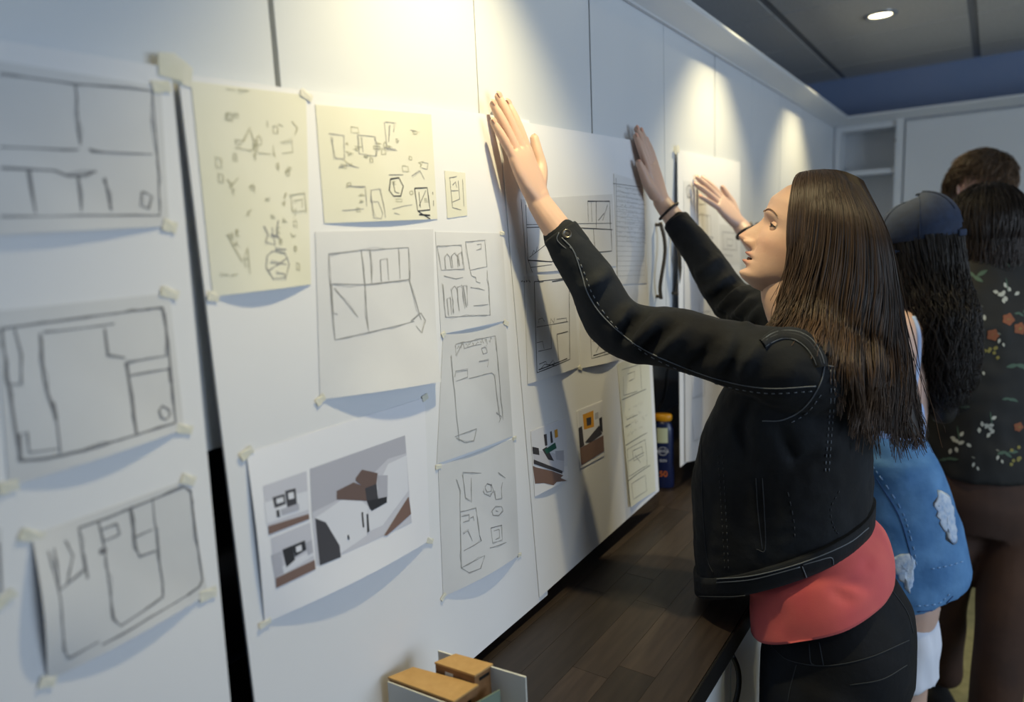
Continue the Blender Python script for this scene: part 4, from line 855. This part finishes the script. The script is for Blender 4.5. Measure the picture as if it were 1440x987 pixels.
jb.loft([ring2((1066, 985), (1284, 990), .150, yc=1.335), ring2((1068, 940), (1287, 925), .158, yc=1.335), ring2((1070, 905), (1282, 885), .152, yc=1.335), ring2((1078, 868), (1254, 838), .138, yc=1.335), ring2((1088, 840), (1228, 805), .118, yc=1.335)])
for sg in (-1, 1):
    rtube(jb, [(.545, 1.335+sg*.075, .72), (.53, 1.335+sg*.085, .60), (.53, 1.335+sg*.085, .45), (.555, 1.335+sg*.085, .25), (.565, 1.335+sg*.085, .09)], [.105, .085, .064, .056, .050], 18)
jme = voxel(jb, .0075, 6); wrinkle(jme, .0025, 16, 2)
jn = link('jeans', jme, m_jean, pa, True); tn = bvh(jme)
seam(tn, [[(1138, 905), (1140, 930), (1145, 935)], [(1152, 903), (1158, 935)], [(1085, 908), (1110, 928), (1160, 936), (1220, 925), (1278, 900)], [(1195, 963), (1240, 955), (1275, 935)], [(1254, 830), (1275, 860), (1284, 890)], [(1120, 935), (1112, 965), (1108, 987)]], .0009, mat('jean_stitch', '232a33', .8), jn)
for sg in (-1, 1):
    sh = MB(); y = 1.335+sg*.085; rtube(sh, [(.60, y, .035), (.55, y, .045), (.48, y, .035), (.41, y, .028)], [.036, .042, .040, .032], 16, flat=[.9, .9, .8, .7], up=(0, 1, 0)); sh.box((.385, y-.04, .001), (.635, y+.04, .02))
    link('shoe', voxel(sh, .006, 4), m_blackedge, pa, True)
# hair tie on the right wrist
wp = RW+(RE-RW)*.10; d = (RE-RW)/np.linalg.norm(RE-RW); ux = np.cross(d, (0, 0, 1)); ux /= np.linalg.norm(ux); uy = np.cross(d, ux); d2 = d*.35
MB().tube([wp+(ux*math.cos(t)+uy*math.sin(t))*.0285+d*.008*math.cos(t) for t in np.linspace(0, 2*pi, 33)], .0034, 8).build('hair_tie', mat('hair_tie_black', '1c1416', .6), pa, True)
# --- long hair
RH_ = _r*[1, 1, 0]/np.linalg.norm(_r*[1, 1, 0])
GD = [[(1127, 243, 1.365), (1113, 285, 1.300), (1107, 340, 1.282), (1099, 390, 1.278), (1087, 430, 1.268), (1072, 466, 1.245)],
      [(1142, 239, 1.365), (1142, 285, 1.290), (1136, 345, 1.272), (1122, 400, 1.265), (1102, 440, 1.240), (1085, 474, 1.200)],
      [(1160, 238, 1.365), (1174, 290, 1.288), (1170, 360, 1.268), (1160, 420, 1.250), (1158, 470, 1.205), (1150, 505, 1.165)],
      [(1177, 239, 1.37), (1202, 300, 1.292), (1207, 380, 1.272), (1197, 450, 1.255), (1190, 520, 1.215), (1196, 600, 1.200)],
      [(1190, 242, 1.375), (1224, 310, 1.305), (1234, 390, 1.290), (1226, 460, 1.275), (1216, 545, 1.250), (1214, 638, 1.240)],
      [(1204, 248, 1.38), (1242, 318, 1.335), (1256, 400, 1.325), (1260, 480, 1.315), (1258, 560, 1.300), (1258, 650, 1.295)],
      [(1214, 254, 1.39), (1250, 330, 1.39), (1267, 415, 1.385), (1280, 500, 1.375), (1294, 580, 1.37), (1308, 640, 1.37)],
      [(1204, 252, 1.40), (1238, 330, 1.44), (1252, 415, 1.45), (1258, 500, 1.45), (1266, 580, 1.45), (1270, 628, 1.45)],
      [(1180, 244, 1.39), (1200, 310, 1.46), (1206, 390, 1.475), (1205, 460, 1.48), (1205, 520, 1.49), (1205, 600, 1.49)],
      [(1150, 243, 1.375), (1150, 300, 1.450), (1150, 350, 1.462), (1145, 410, 1.46), (1130, 440, 1.46), (1120, 470, 1.47)]]
GD = [np.array([onY(x, y, Y) for x, y, Y in g]) for g in GD]; ng = len(GD)
SKC = TA(-.004, 0, .015); SKX = np.stack([TA(1, 0, 0)-TA(0, 0, 0), TA(0, 1, 0)-TA(0, 0, 0), TA(0, 0, 1)-TA(0, 0, 0)])
def outside(P, pad=1.0, ax=(.099, .083, .107)):
    q = (P-SKC) @ SKX.T; r = np.linalg.norm(q/(np.array(ax)*pad), axis=1); k = np.where((r < 1) & (q[:, 2] > -.06), 1/np.maximum(r, .2), 1)[:, None]; return SKC+(q*k) @ SKX
GS = np.array([outside(np.array(cr(g, 6))) for g in GD])            # ng x 31 x 3
def infront(P, tree, gap):
    out = []
    for p in P:
        d = p-CAM; L = np.linalg.norm(d); h = tree.ray_cast(Vector(CAM), Vector(d/L)); 
        out.append(np.array(h[0])+np.array(h[1])*gap*.6-d/L*gap if (h[0] is not None and L-gap < h[3] + .11 and L > h[3]-gap) else p)
    return np.array(out)
for k in range(2, 7): GS[k] = infront(GS[k], tj, .010)
cen = GS.mean(0)
shell = MB(); 
gi = np.array(cr([g.ravel() for g in GS], 4)).reshape(-1, GS.shape[1], 3)
rg = [[c+(p-c)*(1-.010/max(.02, np.linalg.norm(p-c))) for p in gi[:, k]] for k, c in ((k, gi[:, k].mean(0)) for k in range(GS.shape[1]-2))]
shell.loft(rg)
shm = voxel(shell, .007, 3)
hr = link('hair', shm, mat('hair_under', '1c1512', .6), pa, True)
paths = []; cols = []; CL = []
def guide(g): k = min(int(g), ng-2); return GS[k]*(1-(g-k))+GS[k+1]*(g-k)
NP = GS.shape[1]; tt_ = np.linspace(0, 1, NP)
for i in range(190):
    g = RNG.uniform(0, ng-1) if RNG.random() < .3 else RNG.uniform(0, 6.5); P = guide(g); v = P-gi.mean(0); v /= np.linalg.norm(v, axis=1)[:, None]+1e-9
    ph = g*1.7+RNG.normal(0, .6); fq = RNG.uniform(2.2, 2.9); amp = RNG.uniform(.004, .010) if g < 3.2 else RNG.uniform(.009, .018)
    P = P-v*(RNG.uniform(0, 1)**1.5*.018*np.sin(pi*np.clip(tt_*1.3, 0, .5)))[:, None]
    P = P+np.outer(np.sin(tt_*fq*2*pi+ph)*tt_**1.5*amp, RH_)+np.outer(tt_**2, RNG.normal(0, .008, 3))
    L = RNG.uniform(.80, 1.04) if g > 3.6 else RNG.uniform(.74, 1.06)
    CL.append((g, P, L, RNG.uniform(.6, 1.35), RNG.uniform(0, 1)))
for i in range(3600):
    g, Pc, L, cb0, ct0 = CL[i % len(CL)]; g2 = min(max(g+RNG.normal(0, .22), 0), ng-1.001); Ps = guide(g2); v = Ps-gi.mean(0); v /= np.linalg.norm(v, axis=1)[:, None]+1e-9
    Ps = Ps-v*(RNG.uniform(0, 1)**1.4*.014*np.sin(pi*np.clip(tt_*1.3, 0, .5)))[:, None]
    w_ = RNG.normal(0, 1, 3); a = (np.clip((tt_-.12)/.88, 0, 1)**.8*RNG.uniform(.5, .92))[:, None]; P = Ps*(1-a)+Pc*a+np.outer(np.sin(tt_*9+RNG.uniform(0, 6))*tt_, w_*.0012)+np.outer(tt_**1.4, w_*.003)
    if i % 23 == 0: P = P+np.outer(tt_**1.5, w_*.010)
    P = outside(P, 1.0+RNG.uniform(0, .05)); ln = L*RNG.uniform(.9, 1.0)
    idx = np.clip(tt_*ln*(NP-1), 0, NP-1); lo_ = np.floor(idx).astype(int); hi_ = np.minimum(lo_+1, NP-1); fr_ = (idx-lo_)[:, None]; P = P[lo_]*(1-fr_)+P[hi_]*fr_
    base = np.array((.050, .032, .023))*cb0*RNG.uniform(.6, 1.4); tip = np.array((.18, .108, .062))*RNG.uniform(.5, 1.2); a = np.clip((tt_-.55)/.45, 0, 1)[:, None]*(ct0*.75 if g < 5.0 else ct0*.4)
    paths.append(P); cols.append(base*(1-a)+tip*a)
hs = strandmesh(paths, cols, .0011, .0005)
m_hair = mat('hair_strands', 'ffffff', .48, attr='col', spec=.4)
tag(link('hair_strands', hs, m_hair, hr), kind='stuff')

# ================================================================== THE OTHER THREE PEOPLE
RH = _r*[1, 1, 0]; RH /= np.linalg.norm(RH); FH = _f*[1, 1, 0]; FH /= np.linalg.norm(FH)
def ringv(L, R_, D, dep, n=28, ex=.9):
    """body ring seen between two outline pixels at depth D, dep = half depth along the view"""
    a, b = onD(*L, D), onD(*R_, D); c = (a+b)/2; h = (b-a)/2
    return [c+h*math.copysign(abs(math.cos(t))**ex, math.cos(t))+FH*dep*math.copysign(abs(math.sin(t))**ex, math.sin(t)) for t in np.linspace(0, 2*pi, n, endpoint=False)]
def fall_hair(T, n, z0, length, spread, curl, base, tip, ax=(.103, .086, .11), amin=0, amax=2*pi, drop_to=None, r=(.0012, .0005), zc=.01, elev=(.0, 1.5)):
    """strands rooted on the skull of frame T that follow it down and then hang"""
    O = T(0, 0, zc); X = np.stack([T(1, 0, 0)-T(0, 0, 0), T(0, 1, 0)-T(0, 0, 0), T(0, 0, 1)-T(0, 0, 0)]); P_ = []; C_ = []
    for i in range(n):
        az = RNG.uniform(amin, amax); e0 = math.asin(RNG.uniform(math.sin(elev[0]), math.sin(elev[1]))); k = RNG.uniform(1.0, 1.09); pts = []
        L = length*RNG.uniform(.75, 1.1); step = L/22; e = e0; q = None; ph = RNG.uniform(0, 6.28, 3); az2 = az+RNG.normal(0, .25)
        for j in range(23):
            if e > z0 or not pts: p = O+(np.array([ax[0]*math.cos(e)*math.cos(az), ax[1]*math.cos(e)*math.sin(az), ax[2]*math.sin(e)])*k) @ X; e -= step/.1; d = None
            else:
                if d is None: d = np.array([math.cos(az2)*spread, math.sin(az2)*spread, 0]) @ X
                d = d*.86; p = pts[-1]+d*step*3+np.array([0, 0, -step])
            pts.append(p)
        P = np.array(pts); t = np.linspace(0, 1, len(P)); fq = RNG.uniform(3, 6)
        P = P+np.stack([np.sin(t*fq*6.28*length/.4+ph[a])*curl*t**.6 for a in range(3)], 1)
        c0 = np.array(base)*RNG.uniform(.5, 1.5); c1 = np.array(tip)*RNG.uniform(.5, 1.5); P_.append(P); C_.append(c0*(1-t[:, None])+c1*t[:, None])
    return strandmesh(P_, C_, *r)
def skull_cap(T, m, parent, ax=(.100, .083, .106), zc=.01, e0=-.2, name='hair', tilt=0):
    rings = [[T(ax[0]*math.cos(e)*math.cos(a), ax[1]*math.cos(e)*math.sin(a), zc+ax[2]*math.sin(e)) for a, e in ((a, min(1.5, max(e0+(tilt/.1*(.5+.5*math.cos(a))), e_)) if tilt else e_) for a in np.linspace(0, 2*pi, 28, endpoint=False))] for e_ in np.linspace(e0, 1.5, 12)]
    return MB().loft(rings).build(name, m, parent, True)
m_dh = mat('dark_hair_under', '0d0b0b', .6)
# ---------------- woman in the navy cap
DB = 1.88
pb = empty('person', onD(1280, 640, DB)*[1, 1, 0], 'person in navy cap and light blue denim, standing behind the denim-jacket person', 'person')
HB = onD(1288, 340, DB); TB, bx, by, bz = fr(HB, (-1, -.12, -.02), (0, 0, 1))
BW, BE, BS = onX(1042, 318, .135), np.array([.33, 1.98, 1.36]), onD(1236, 522, 1.82)
hb = MB(); btip = onX(980, 246, .026)
nb = hand(hb, BW, btip-BW, (.95, -.25, .55), -1, .185, .10, (.10, .08, .10, .06), tucks=(0, 0, 0, -.22), thumb=(.62, -.12), forearm=BW+(BE-BW)*.6)
lhb = voxel(hb, .0026, 6)
tb = MB(); cB = onD(1250, 560, DB)
rtube(tb, [cB*[1, 1, 0]+[0, 0, .62], cB*[1, 1, 0]+[0, 0, .92], cB*[1, 1, 0]+[0, 0, 1.15], cB*[1, 1, 0]+[.0, 0, 1.22], HB*[1, 1, 0]+[.02, 0, 1.30]], [.155, .125, .145, .135, .05], 20, flat=[.75, .7, .66, .6, 1], up=(.15, 1, 0))
rtube(tb, [HB*[1, 1, 0]+[.025, 0, 1.29], TB(-.02, 0, -.10), TB(-.015, 0, -.03)], [.056, .05, .05], 14)
rtube(tb, [cB*[1, 1, 0]+[0, -.05, 1.18], BS, (BS+BE)/2, BE, BE+(BW-BE)*.6], [.05, .056, .045, .036, .030], 16)
rtube(tb, [cB*[1, 1, 0]+[0, .10, 1.26], cB+[-.03, .18, .1], cB+[-.12, .2, -.1], cB+[-.2, .16, -.2]], [.05, .05, .038, .03], 14)
for sg in (-1, 1):
    o_ = onD(1250, 900, DB)*[1, 1, 0]+FH*sg*.07
    rtube(tb, [o_+[0, 0, .60], o_+[.0, 0, .42], o_+[.01, 0, .10], o_+[.0, 0, .05]], [.078, .062, .040, .036], 14); rtube(tb, [o_+[.03, 0, .03], o_+[-.06, 0, .03], o_+[-.16, 0, .02]], [.035, .034, .024], 12, flat=.8)
torB = voxel(tb, .010, 5); skB = bvh(torB); skin_body('body', [lhb, torB], pb, head_mesh(TB, .96), tone=np.array((.56, .39, .33)))
nail_obj(nb, m_nail, pb); face_parts(TB, pb, .96)
# black bracelet
wp = BW+(BE-BW)*.09; d = (BE-BW)/np.linalg.norm(BE-BW); ux = np.cross(d, (0, 0, 1)); ux /= np.linalg.norm(ux); uy = np.cross(d, ux)
MB().tube([wp+(ux*math.cos(t)+uy*math.sin(t))*.029+d*.006*math.cos(t+1) for t in np.linspace(0, 2*pi, 33)], .0036, 8).build('bracelet', mat('bracelet_black', '101012', .5), pb, True)
# cap: six panels, button, brim, back opening with strap
m_cap_n = mat('navy_cotton', '16243d', .85, noise=(60, '1d2d49', 4), bump=(900, .2)); cp_ = MB(); ax = (.108, .092, .118); zc = .005
cv = []
es = np.linspace(.02, 1.52, 14); na = 48
for e in es: cv.append([TB(-.004+ax[0]*math.cos(e)**.85*math.cos(a), ax[1]*math.cos(e)**.85*math.sin(a), zc+.012*math.cos(a)*-1+ax[2]*math.sin(e)*(1+.01*math.cos(6*a))) for a in np.linspace(0, 2*pi, na, endpoint=False)])
vs_ = [p for r in cv for p in r]; fs_ = []
for i in range(len(cv)-1):
    for j in range(na):
        if i < 5 and abs(j-na/2+.5) < (5-i)*.75+.2: continue       # arched opening at the back
        fs_.append((i*na+j, i*na+(j+1) % na, (i+1)*na+(j+1) % na, (i+1)*na+j))
fs_.append(tuple(range((len(cv)-1)*na, len(cv)*na)))
cpm = MB().add(vs_, fs_).mesh('cap'); cap = link('cap', cpm, m_cap_n, pb, True); sol = cap.modifiers.new('thick', 'SOLIDIFY'); sol.thickness = .003
for k in range(6):
    a = pi/6+k*pi/3; MB().tube([TB(-.004+(ax[0]+.001)*math.cos(e)**.85*math.cos(a), (ax[1]+.001)*math.cos(e)**.85*math.sin(a), zc-.012*math.cos(a)+(ax[2]+.001)*math.sin(e)*(1+.01*math.cos(6*a))) for e in (es if k not in (2, 3) else es[5:])], .0012, 5).build('panel_seam', m_cap_n, cap, True)
bt0 = TB(-.004, 0, zc+ax[2]+.002); MB().loft([[bt0+(bx*math.cos(t)+by*math.sin(t))*r_+bz*z_ for t in np.linspace(0, 2*pi, 14, endpoint=False)] for r_, z_ in ((.008, -.002), (.0078, .002), (.005, .0045), (.001, .005))]).build('top_button', m_cap_n, cap, True)
brg = []
for k in range(7):
    u = k/6; brg.append([TB((.095+.075*u)*math.cos(a)+.012*u, (.088-.006*u)*math.sin(a)*(1-.12*u), -.004-.020*u-.02*math.sin(a)**2) for a in np.linspace(-1.15, 1.15, 15)])
bm_ = MB().loft(brg, False, closed=False); br = bm_.build('brim', m_cap_n, cap, True); so = br.modifiers.new('thick', 'SOLIDIFY'); so.thickness = .003
st = [TB(-.004+(ax[0]+.002)*math.cos(a), (ax[1]+.002)*math.sin(a), zc+.014) for a in np.linspace(pi-.62, pi+.62, 14)]
MB().tube(st, .009, 8, flat=.25, up=(0, 0, 1)).build('back_strap', m_cap_n, cap, True)
sp = [TB(-.004+(ax[0]+.002)*math.cos(a), (ax[1]+.002)*math.sin(a), zc+.008) for a in (pi-.5, pi-.4)]
hB = MB(); HBc = [TB(-.012, 0, .02), TB(-.035, .01, -.10), TB(-.062, .035, -.20), TB(-.070, .05, -.34), TB(-.070, .05, -.46)]; HBr = [.087, .100, .118, .115, .07]; HBf = [1.05, .85, .68, .62, .55]
rtube(hB, HBc, [r*.84 for r in HBr], 20, flat=HBf, up=by)
hrB = link('hair', voxel(hB, .009, 3), m_dh, pb, True)
hc = np.array(cr([np.array(list(c)+[r, f_]) for c, r, f_ in zip(HBc, HBr, HBf)], 7)); P_ = []; C_ = []; tq = np.linspace(0, 1, len(hc))
for i in range(1700):
    az = RNG.uniform(0, 2*pi); k = RNG.uniform(.82, 1.06); ph = RNG.uniform(0, 6.3, 3); fq = RNG.uniform(4, 7); c_ = .010*np.clip(tq*1.5, .1, 1)
    P = hc[:, :3]+np.outer(hc[:, 3]*k*math.cos(az), by)+np.outer(hc[:, 3]*hc[:, 4]*k*math.sin(az), -bx)+np.stack([np.sin(tq*fq*6.28+q)*c_ for q in ph], 1)
    n_ = int(len(P)*RNG.uniform(.75, 1.0)); P = P[np.clip(np.linspace(0, n_, len(P)).astype(int), 0, len(P)-1)] if False else P[:n_]
    P_.append(P); c0 = np.array((.013, .010, .009))*RNG.uniform(.5, 1.8); C_.append(np.tile(c0, (len(P), 1)))
tag(link('hair_strands', strandmesh(P_, C_, .0013, .0006), m_hair, hrB), kind='stuff')
# straps of the pale top
m_top = mat('pale_blue_cotton', '9db6e6', .8)
cb_ = skB.ray_cast
def onskin(x, y): h = cast(skB, x, y); return h[0]+h[1]*.003 if h else onD(x, y, 1.75)
t_ = MB(); t_.tube(cr([onskin(1284, 446), onskin(1290, 465), onskin(1291, 490), onskin(1289, 520), onskin(1284, 550)], 5), [.005]+[.0055]*19+[.005], 8, flat=.3, up=RH); t_.build('top_strap', m_top, pb, True)
tp = MB().loft([ringv((1190, 650), (1290, 640), DB, .11), ringv((1190, 590), (1288, 585), DB, .12), ringv((1195, 555), (1284, 550), DB, .115)]); link('pale_top', voxel(tp, .009, 3), m_top, pb, True)
# denim jacket slipped down to the hips, with ripped patches
m_bden = mat('blue_denim', '38699f', .85, noise=(14, '5586bb', 7), bump=(40, .9)); m_fray = mat('frayed_white_threads', 'b9c8dd', .9, noise=(80, '8fa9cf', 3), bump=(300, .6))
dj = MB().loft([ringv((1190, 848), (1346, 800), 1.80, .135), ringv((1188, 825), (1350, 782), 1.80, .145), ringv((1186, 760), (1338, 730), 1.81, .145), ringv((1190, 690), (1320, 675), 1.82, .14), ringv((1195, 640), (1304, 630), 1.82, .13), ringv((1200, 612), (1290, 606), 1.83, .11)])
djm = voxel(dj, .0075, 6); wrinkle(djm, .010, 7, 21, (1, 1, .5)); wrinkle(djm, .004, 18, 4)
djo = link('denim_jacket', djm, m_bden, pb, True); tdj = bvh(djm)
m_bst = mat('blue_stitch', '20457c', .8)
seam(tdj, [[(1212, 645), (1240, 685), (1264, 725), (1278, 770), (1284, 800)], [(1290, 860), (1320, 856), (1340, 838)]], .0013, m_bst, djo)
seam(tdj, [[(1218, 643), (1246, 682), (1270, 722), (1284, 768), (1290, 800)], [(1310, 800), (1335, 795), (1358, 788)], [(1290, 852), (1320, 848), (1338, 832)]], .0012, mat('pale_stitch', '7fa6d6', .8), djo, dash=1)
def patch(tree, poly, m, parent, name, n=7, lift=.0022, jag=3):
    """ragged patch laid on a surface: px polygon sampled on a fan grid"""
    c = np.mean(poly, 0); b = MB(); pl = densify(list(poly)+[poly[0]], 5)[:-1]; pl = [(x+RNG.uniform(-jag, jag), y+RNG.uniform(-jag, jag)) for x, y in pl]; rings = []
    for k in np.linspace(1, .02, n):
        r = []
        for x, y in pl:
            h = cast(tree, c[0]+(x-c[0])*k, c[1]+(y-c[1])*k)
            if h is None: return None
            r.append(h[0]+h[1]*(lift*(.2 if k == 1 else 1)*RNG.uniform(.7, 1.3)))
        rings.append(r)
    return b.loft(rings).build(name, m, parent, True)
patch(tdj, [(1318, 690), (1332, 692), (1340, 712), (1346, 735), (1344, 768), (1332, 760), (1322, 735), (1314, 712)], m_fray, djo, 'ripped_patch')
patch(tdj, [(1252, 785), (1272, 776), (1284, 784), (1286, 810), (1280, 836), (1266, 815)], m_fray, djo, 'ripped_patch')
wk = MB().loft([ringv((1195, 935), (1298, 915), 1.86, .155), ringv((1195, 890), (1301, 872), 1.86, .155), ringv((1198, 800), (1300, 790), 1.86, .12)])
wkm = voxel(wk, .0075, 2); wrinkle(wkm, .007, 30, 8, (1, 1, .3)); link('white_hem', wkm, mat('white_cotton', 'cdd6ea', .85), pb, True)
# ---------------- person in the floral shirt
DC = 2.10
pc = empty('person', onD(1388, 640, DC)*[1, 1, 0], 'person with dark bobbed hair in black floral shirt, back turned', 'person')
HCc = onD(1388, 318, DC); TC, cx, cy, cz = fr(HCc, (-.35, .90, -.12), (0, 0, 1))
m_flor = mat('black_floral_cotton', '0b0d0f', .8, noise=(5, '11161a', 3), bump=(300, .15)); m_brn = mat('dark_brown_trousers', '33211a', .85, noise=(8, '452e22', 5), bump=(300, .2)); m_blk = mat('black_trousers', '0d0b0b', .85, noise=(8, '15110f', 4))
tb = MB(); nk = onD(1385, 372, DC)
rtube(tb, [nk+[0, 0, -.06], nk, TC(-.01, 0, -.05)], [.06, .055, .055], 14)
sk = voxel(tb, .009, 3); hC = []
for q0, q1, g_ in ((onD(1330, 580, DC+.16), onD(1345, 585, DC+.25), 1), (onD(1460, 580, DC+.16), onD(1446, 585, DC+.25), -1)):
    d_ = (q1-q0)/np.linalg.norm(q1-q0); hb = MB(); hand(hb, q0+d_*.045, d_, (.35*g_, -.2, .9), g_, .175, .06, (.25, .25, .28, .3), thumb=(.6, .2), forearm=q0-d_*.03); hC.append(voxel(hb, .003, 4))
armL = [onD(1322, 420, DC-.02), onD(1318, 500, DC-.06), onD(1345, 560, DC+.1)]; 
skin_body('body', [sk]+hC, pc, head_mesh(TC, 1.0), tone=np.array((.42, .25, .18))); face_parts(TC, pc)
sh = MB().loft([ringv((1312, 664), (1466, 664), DC, .13), ringv((1306, 600), (1472, 600), DC, .135), ringv((1302, 520), (1478, 520), DC, .14), ringv((1302, 450), (1480, 450), DC, .135), ringv((1312, 410), (1468, 410), DC, .115), ringv((1340, 378), (1440, 378), DC, .09), ringv((1352, 358), (1424, 358), DC, .07)])
rtube(sh, [onD(1330, 425, DC), onD(1312, 480, DC-.02), onD(1310, 540, DC+.03), onD(1330, 580, DC+.16)], [.06, .055, .050, .045], 16)
rtube(sh, [onD(1455, 425, DC), onD(1478, 480, DC-.02), onD(1482, 540, DC+.03), onD(1460, 580, DC+.16)], [.06, .055, .050, .045], 16)
shm_ = voxel(sh, .0085, 6); wrinkle(shm_, .008, 8, 31); wrinkle(shm_, .003, 24, 1)
sho = link('floral_shirt', shm_, m_flor, pc, True); tsh = bvh(shm_)
FM = [mat('print_white_petal', 'a9ada6', .8), mat('print_orange_petal', '7e4a30', .8), mat('print_green_leaf', '40584c', .8), mat('print_ochre_petal', '77713a', .8), mat('print_grey_leaf', '6a6d66', .8)]
def petal(b, x, y, a, L, w_, mi):
    g = []
    for i in range(6):
        t = i/5; hw = w_*math.sin(pi*min(.97, t+.03))**.8; r = []
        for sg in (-1, 0, 1):
            h = cast(tsh, x+math.cos(a)*L*t-math.sin(a)*hw*sg, y+math.sin(a)*L*t+math.cos(a)*hw*sg)
            if h is None: return
            r.append(h[0]+h[1]*.0012)
        g.append(r)
    b.loft(g, False, mi, closed=False)
def flower(x, y, kind, R=9):
    b = MB()
    if kind == 'blossom':
        for k in range(5): petal(b, x, y, k*1.257+RNG.uniform(-.2, .2), R, R*.52, 1); 
        petal(b, x-2, y, 0, 5, 2, 3)
    elif kind == 'spray':
        for k in range(9): q = RNG.normal(0, R*.75, 2); petal(b, x+q[0], y+q[1]*.7, RNG.uniform(0, 6.3), R*.65, R*.22, 0)
        petal(b, x, y-R*1.8, 1.4, R*1.8, 1.0, 2)
    elif kind == 'leaf':
        for k in range(3): petal(b, x+k*3, y, RNG.uniform(-.8, .8)+(pi if k == 1 else 0), R*1.5, R*.28, 2)
    elif kind == 'ochre':
        for k in range(7): q = RNG.normal(0, R*.6, 2); petal(b, x+q[0], y+q[1], RNG.uniform(0, 6.3), R*.6, R*.3, 3)
    elif kind == 'bud':
        petal(b, x, y, 1.9, R*1.2, R*.35, 0); petal(b, x+4, y+6, 1.2, R, R*.3, 0); petal(b, x-4, y-8, .4, R, 1.2, 4)
    if b.f: tag(b.build('printed_flower', FM, sho), kind='stuff')
for a in ((1384, 357, 'leaf', 9), (1408, 368, 'leaf', 10), (1368, 388, 'leaf', 11), (1414, 412, 'spray', 12), (1378, 436, 'bud', 9), (1364, 432, 'bud', 7), (1418, 449, 'blossom', 9), (1434, 462, 'blossom', 9), (1396, 471, 'blossom', 9), (1406, 476, 'bud', 6), (1432, 440, 'leaf', 6), (1390, 497, 'ochre', 9), (1334, 513, 'ochre', 8),
          (1346, 520, 'blossom', 7), (1378, 516, 'bud', 6), (1428, 513, 'leaf', 11), (1334, 562, 'leaf', 12), (1344, 571, 'leaf', 9), (1346, 620, 'spray', 12), (1392, 600, 'spray', 12), (1416, 560, 'leaf', 7), (1412, 635, 'leaf', 9), (1428, 645, 'ochre', 9), (1404, 640, 'bud', 6), (1320, 590, 'leaf', 7), (1322, 480, 'blossom', 6), (1360, 490, 'leaf', 6), (1330, 645, 'leaf', 8), (1370, 650, 'bud', 6), (1432, 600, 'blossom', 7)): flower(*a)
tr_ = MB().loft([ringv((1318, 740), (1460, 745), DC, .11), ringv((1312, 700), (1464, 700), DC, .125), ringv((1314, 655), (1462, 655), DC, .12)])
rtube(tr_, [onD(1345, 720, DC), onD(1336, 800, DC+.02), onD(1332, 880, DC+.06), onD(1330, 945, DC+.12)], [.078, .060, .048, .050], 18)
rtube(tr_, [onD(1425, 720, DC), onD(1424, 800, DC-.06), onD(1410, 900, DC-.12), onD(1396, 1000, DC-.14), onD(1392, 1075, DC-.14)], [.092, .088, .072, .062, .055], 18)
trm = voxel(tr_, .0085, 5); wrinkle(trm, .010, 8, 41); link('trousers', trm, m_brn, pc, True)
for q, m_ in ((onD(1330, 955, DC+.12), m_blk), (onD(1392, 1085, DC-.14), m_blk)):
    b = MB(); q = q*[1, 1, 0]; rtube(b, [q+[.0, -.03, .04], q+[-.03, .03, .045], q+[-.06, .12, .03], q+[-.07, .17, .025]], [.040, .044, .040, .028], 14, flat=.8, up=(1, 0, 0)); link('shoe', voxel(b, .008, 3), m_, pc, True)
hrC = skull_cap(TC, m_dh, pc, ax=(.108, .098, .112), e0=-.75, zc=.012)
hs = fall_hair(TC, 1300, -.55, .20, -.02, .003, (.020, .014, .012), (.035, .022, .016), ax=(.112, .102, .115), elev=(-.1, 1.52), amin=.75, amax=2*pi-.75); tag(link('hair_strands', hs, m_hair, hrC), kind='stuff')
# ---------------- man with curly brown hair behind
DD = 2.62
pd_ = empty('person', onD(1385, 640, DD)*[1, 1, 0], 'person with curly brown hair bending forward behind the floral shirt', 'person')
HD = onD(1374, 262, DD); TD, dx_, dy_, dz_ = fr(HD, (.72, -.42, -.52), (.3, -.1, 1)); sD = 1.06
hm = head_mesh(TD, sD); eb = MB(); ear(eb, TD, 1, sD); ear(eb, TD, -1, sD); em = voxel(eb, .003, 3)
tb = MB(); rtube(tb, [TD(-.02, 0, -.05), TD(-.045, 0, -.13), TD(-.10, 0, -.24)], [.058, .06, .07], 16)
skin_body('body', [em, voxel(tb, .009, 3)], pd_, hm, tone=np.array((.60, .38, .32))); face_parts(TD, pd_, sD)
b = MB(); bs = TD(-.09, 0, -.22)+np.array([.07, 0, 0])
rtube(b, [bs+[.0, 0, .06], bs+[-.01, 0, -.02], bs+[-.02, 0, -.25], bs+[-.02, 0, -.5], bs+[-.02, 0, -.72]], [.07, .12, .15, .14, .14], 20, flat=[.9, .85, .75, .75, .75], up=(.3, -.9, 0))
wm = voxel(b, .010, 4); wrinkle(wm, .008, 8, 3); link('pale_shirt', wm, mat('pale_shirt_cotton', '9fb3d6', .85), pd_, True)
b = MB(); bb = bs*[1, 1, 0]
for sg in (-1, 1): rtube(b, [bb+FH*sg*.08+[-.02, 0, .92], bb+FH*sg*.09+[-.02, 0, .5], bb+FH*sg*.09+[-.02, 0, .06]], [.10, .07, .055], 14)
link('trousers', voxel(b, .011, 3), m_blk, pd_, True)
hrD = skull_cap(TD, mat('brown_hair_under', '241913', .6), pd_, ax=(.104, .087, .117), e0=-.15, zc=.012, tilt=.075)
hs = fall_hair(TD, 1100, .1, .085, .10, .012, (.055, .034, .020), (.15, .09, .05), ax=(.108, .090, .122), elev=(.75, 1.52), r=(.0017, .0009)); tag(link('hair_strands', hs, m_hair, hrD), kind='stuff')
hs2 = fall_hair(TD, 1100, -.55, .10, .0, .009, (.045, .028, .018), (.09, .056, .032), ax=(.106, .089, .119), elev=(-.1, .8), amin=1.75, amax=2*pi-1.75, r=(.0017, .0009)); tag(link('hair_strands', hs2, m_hair, hrD), kind='stuff')
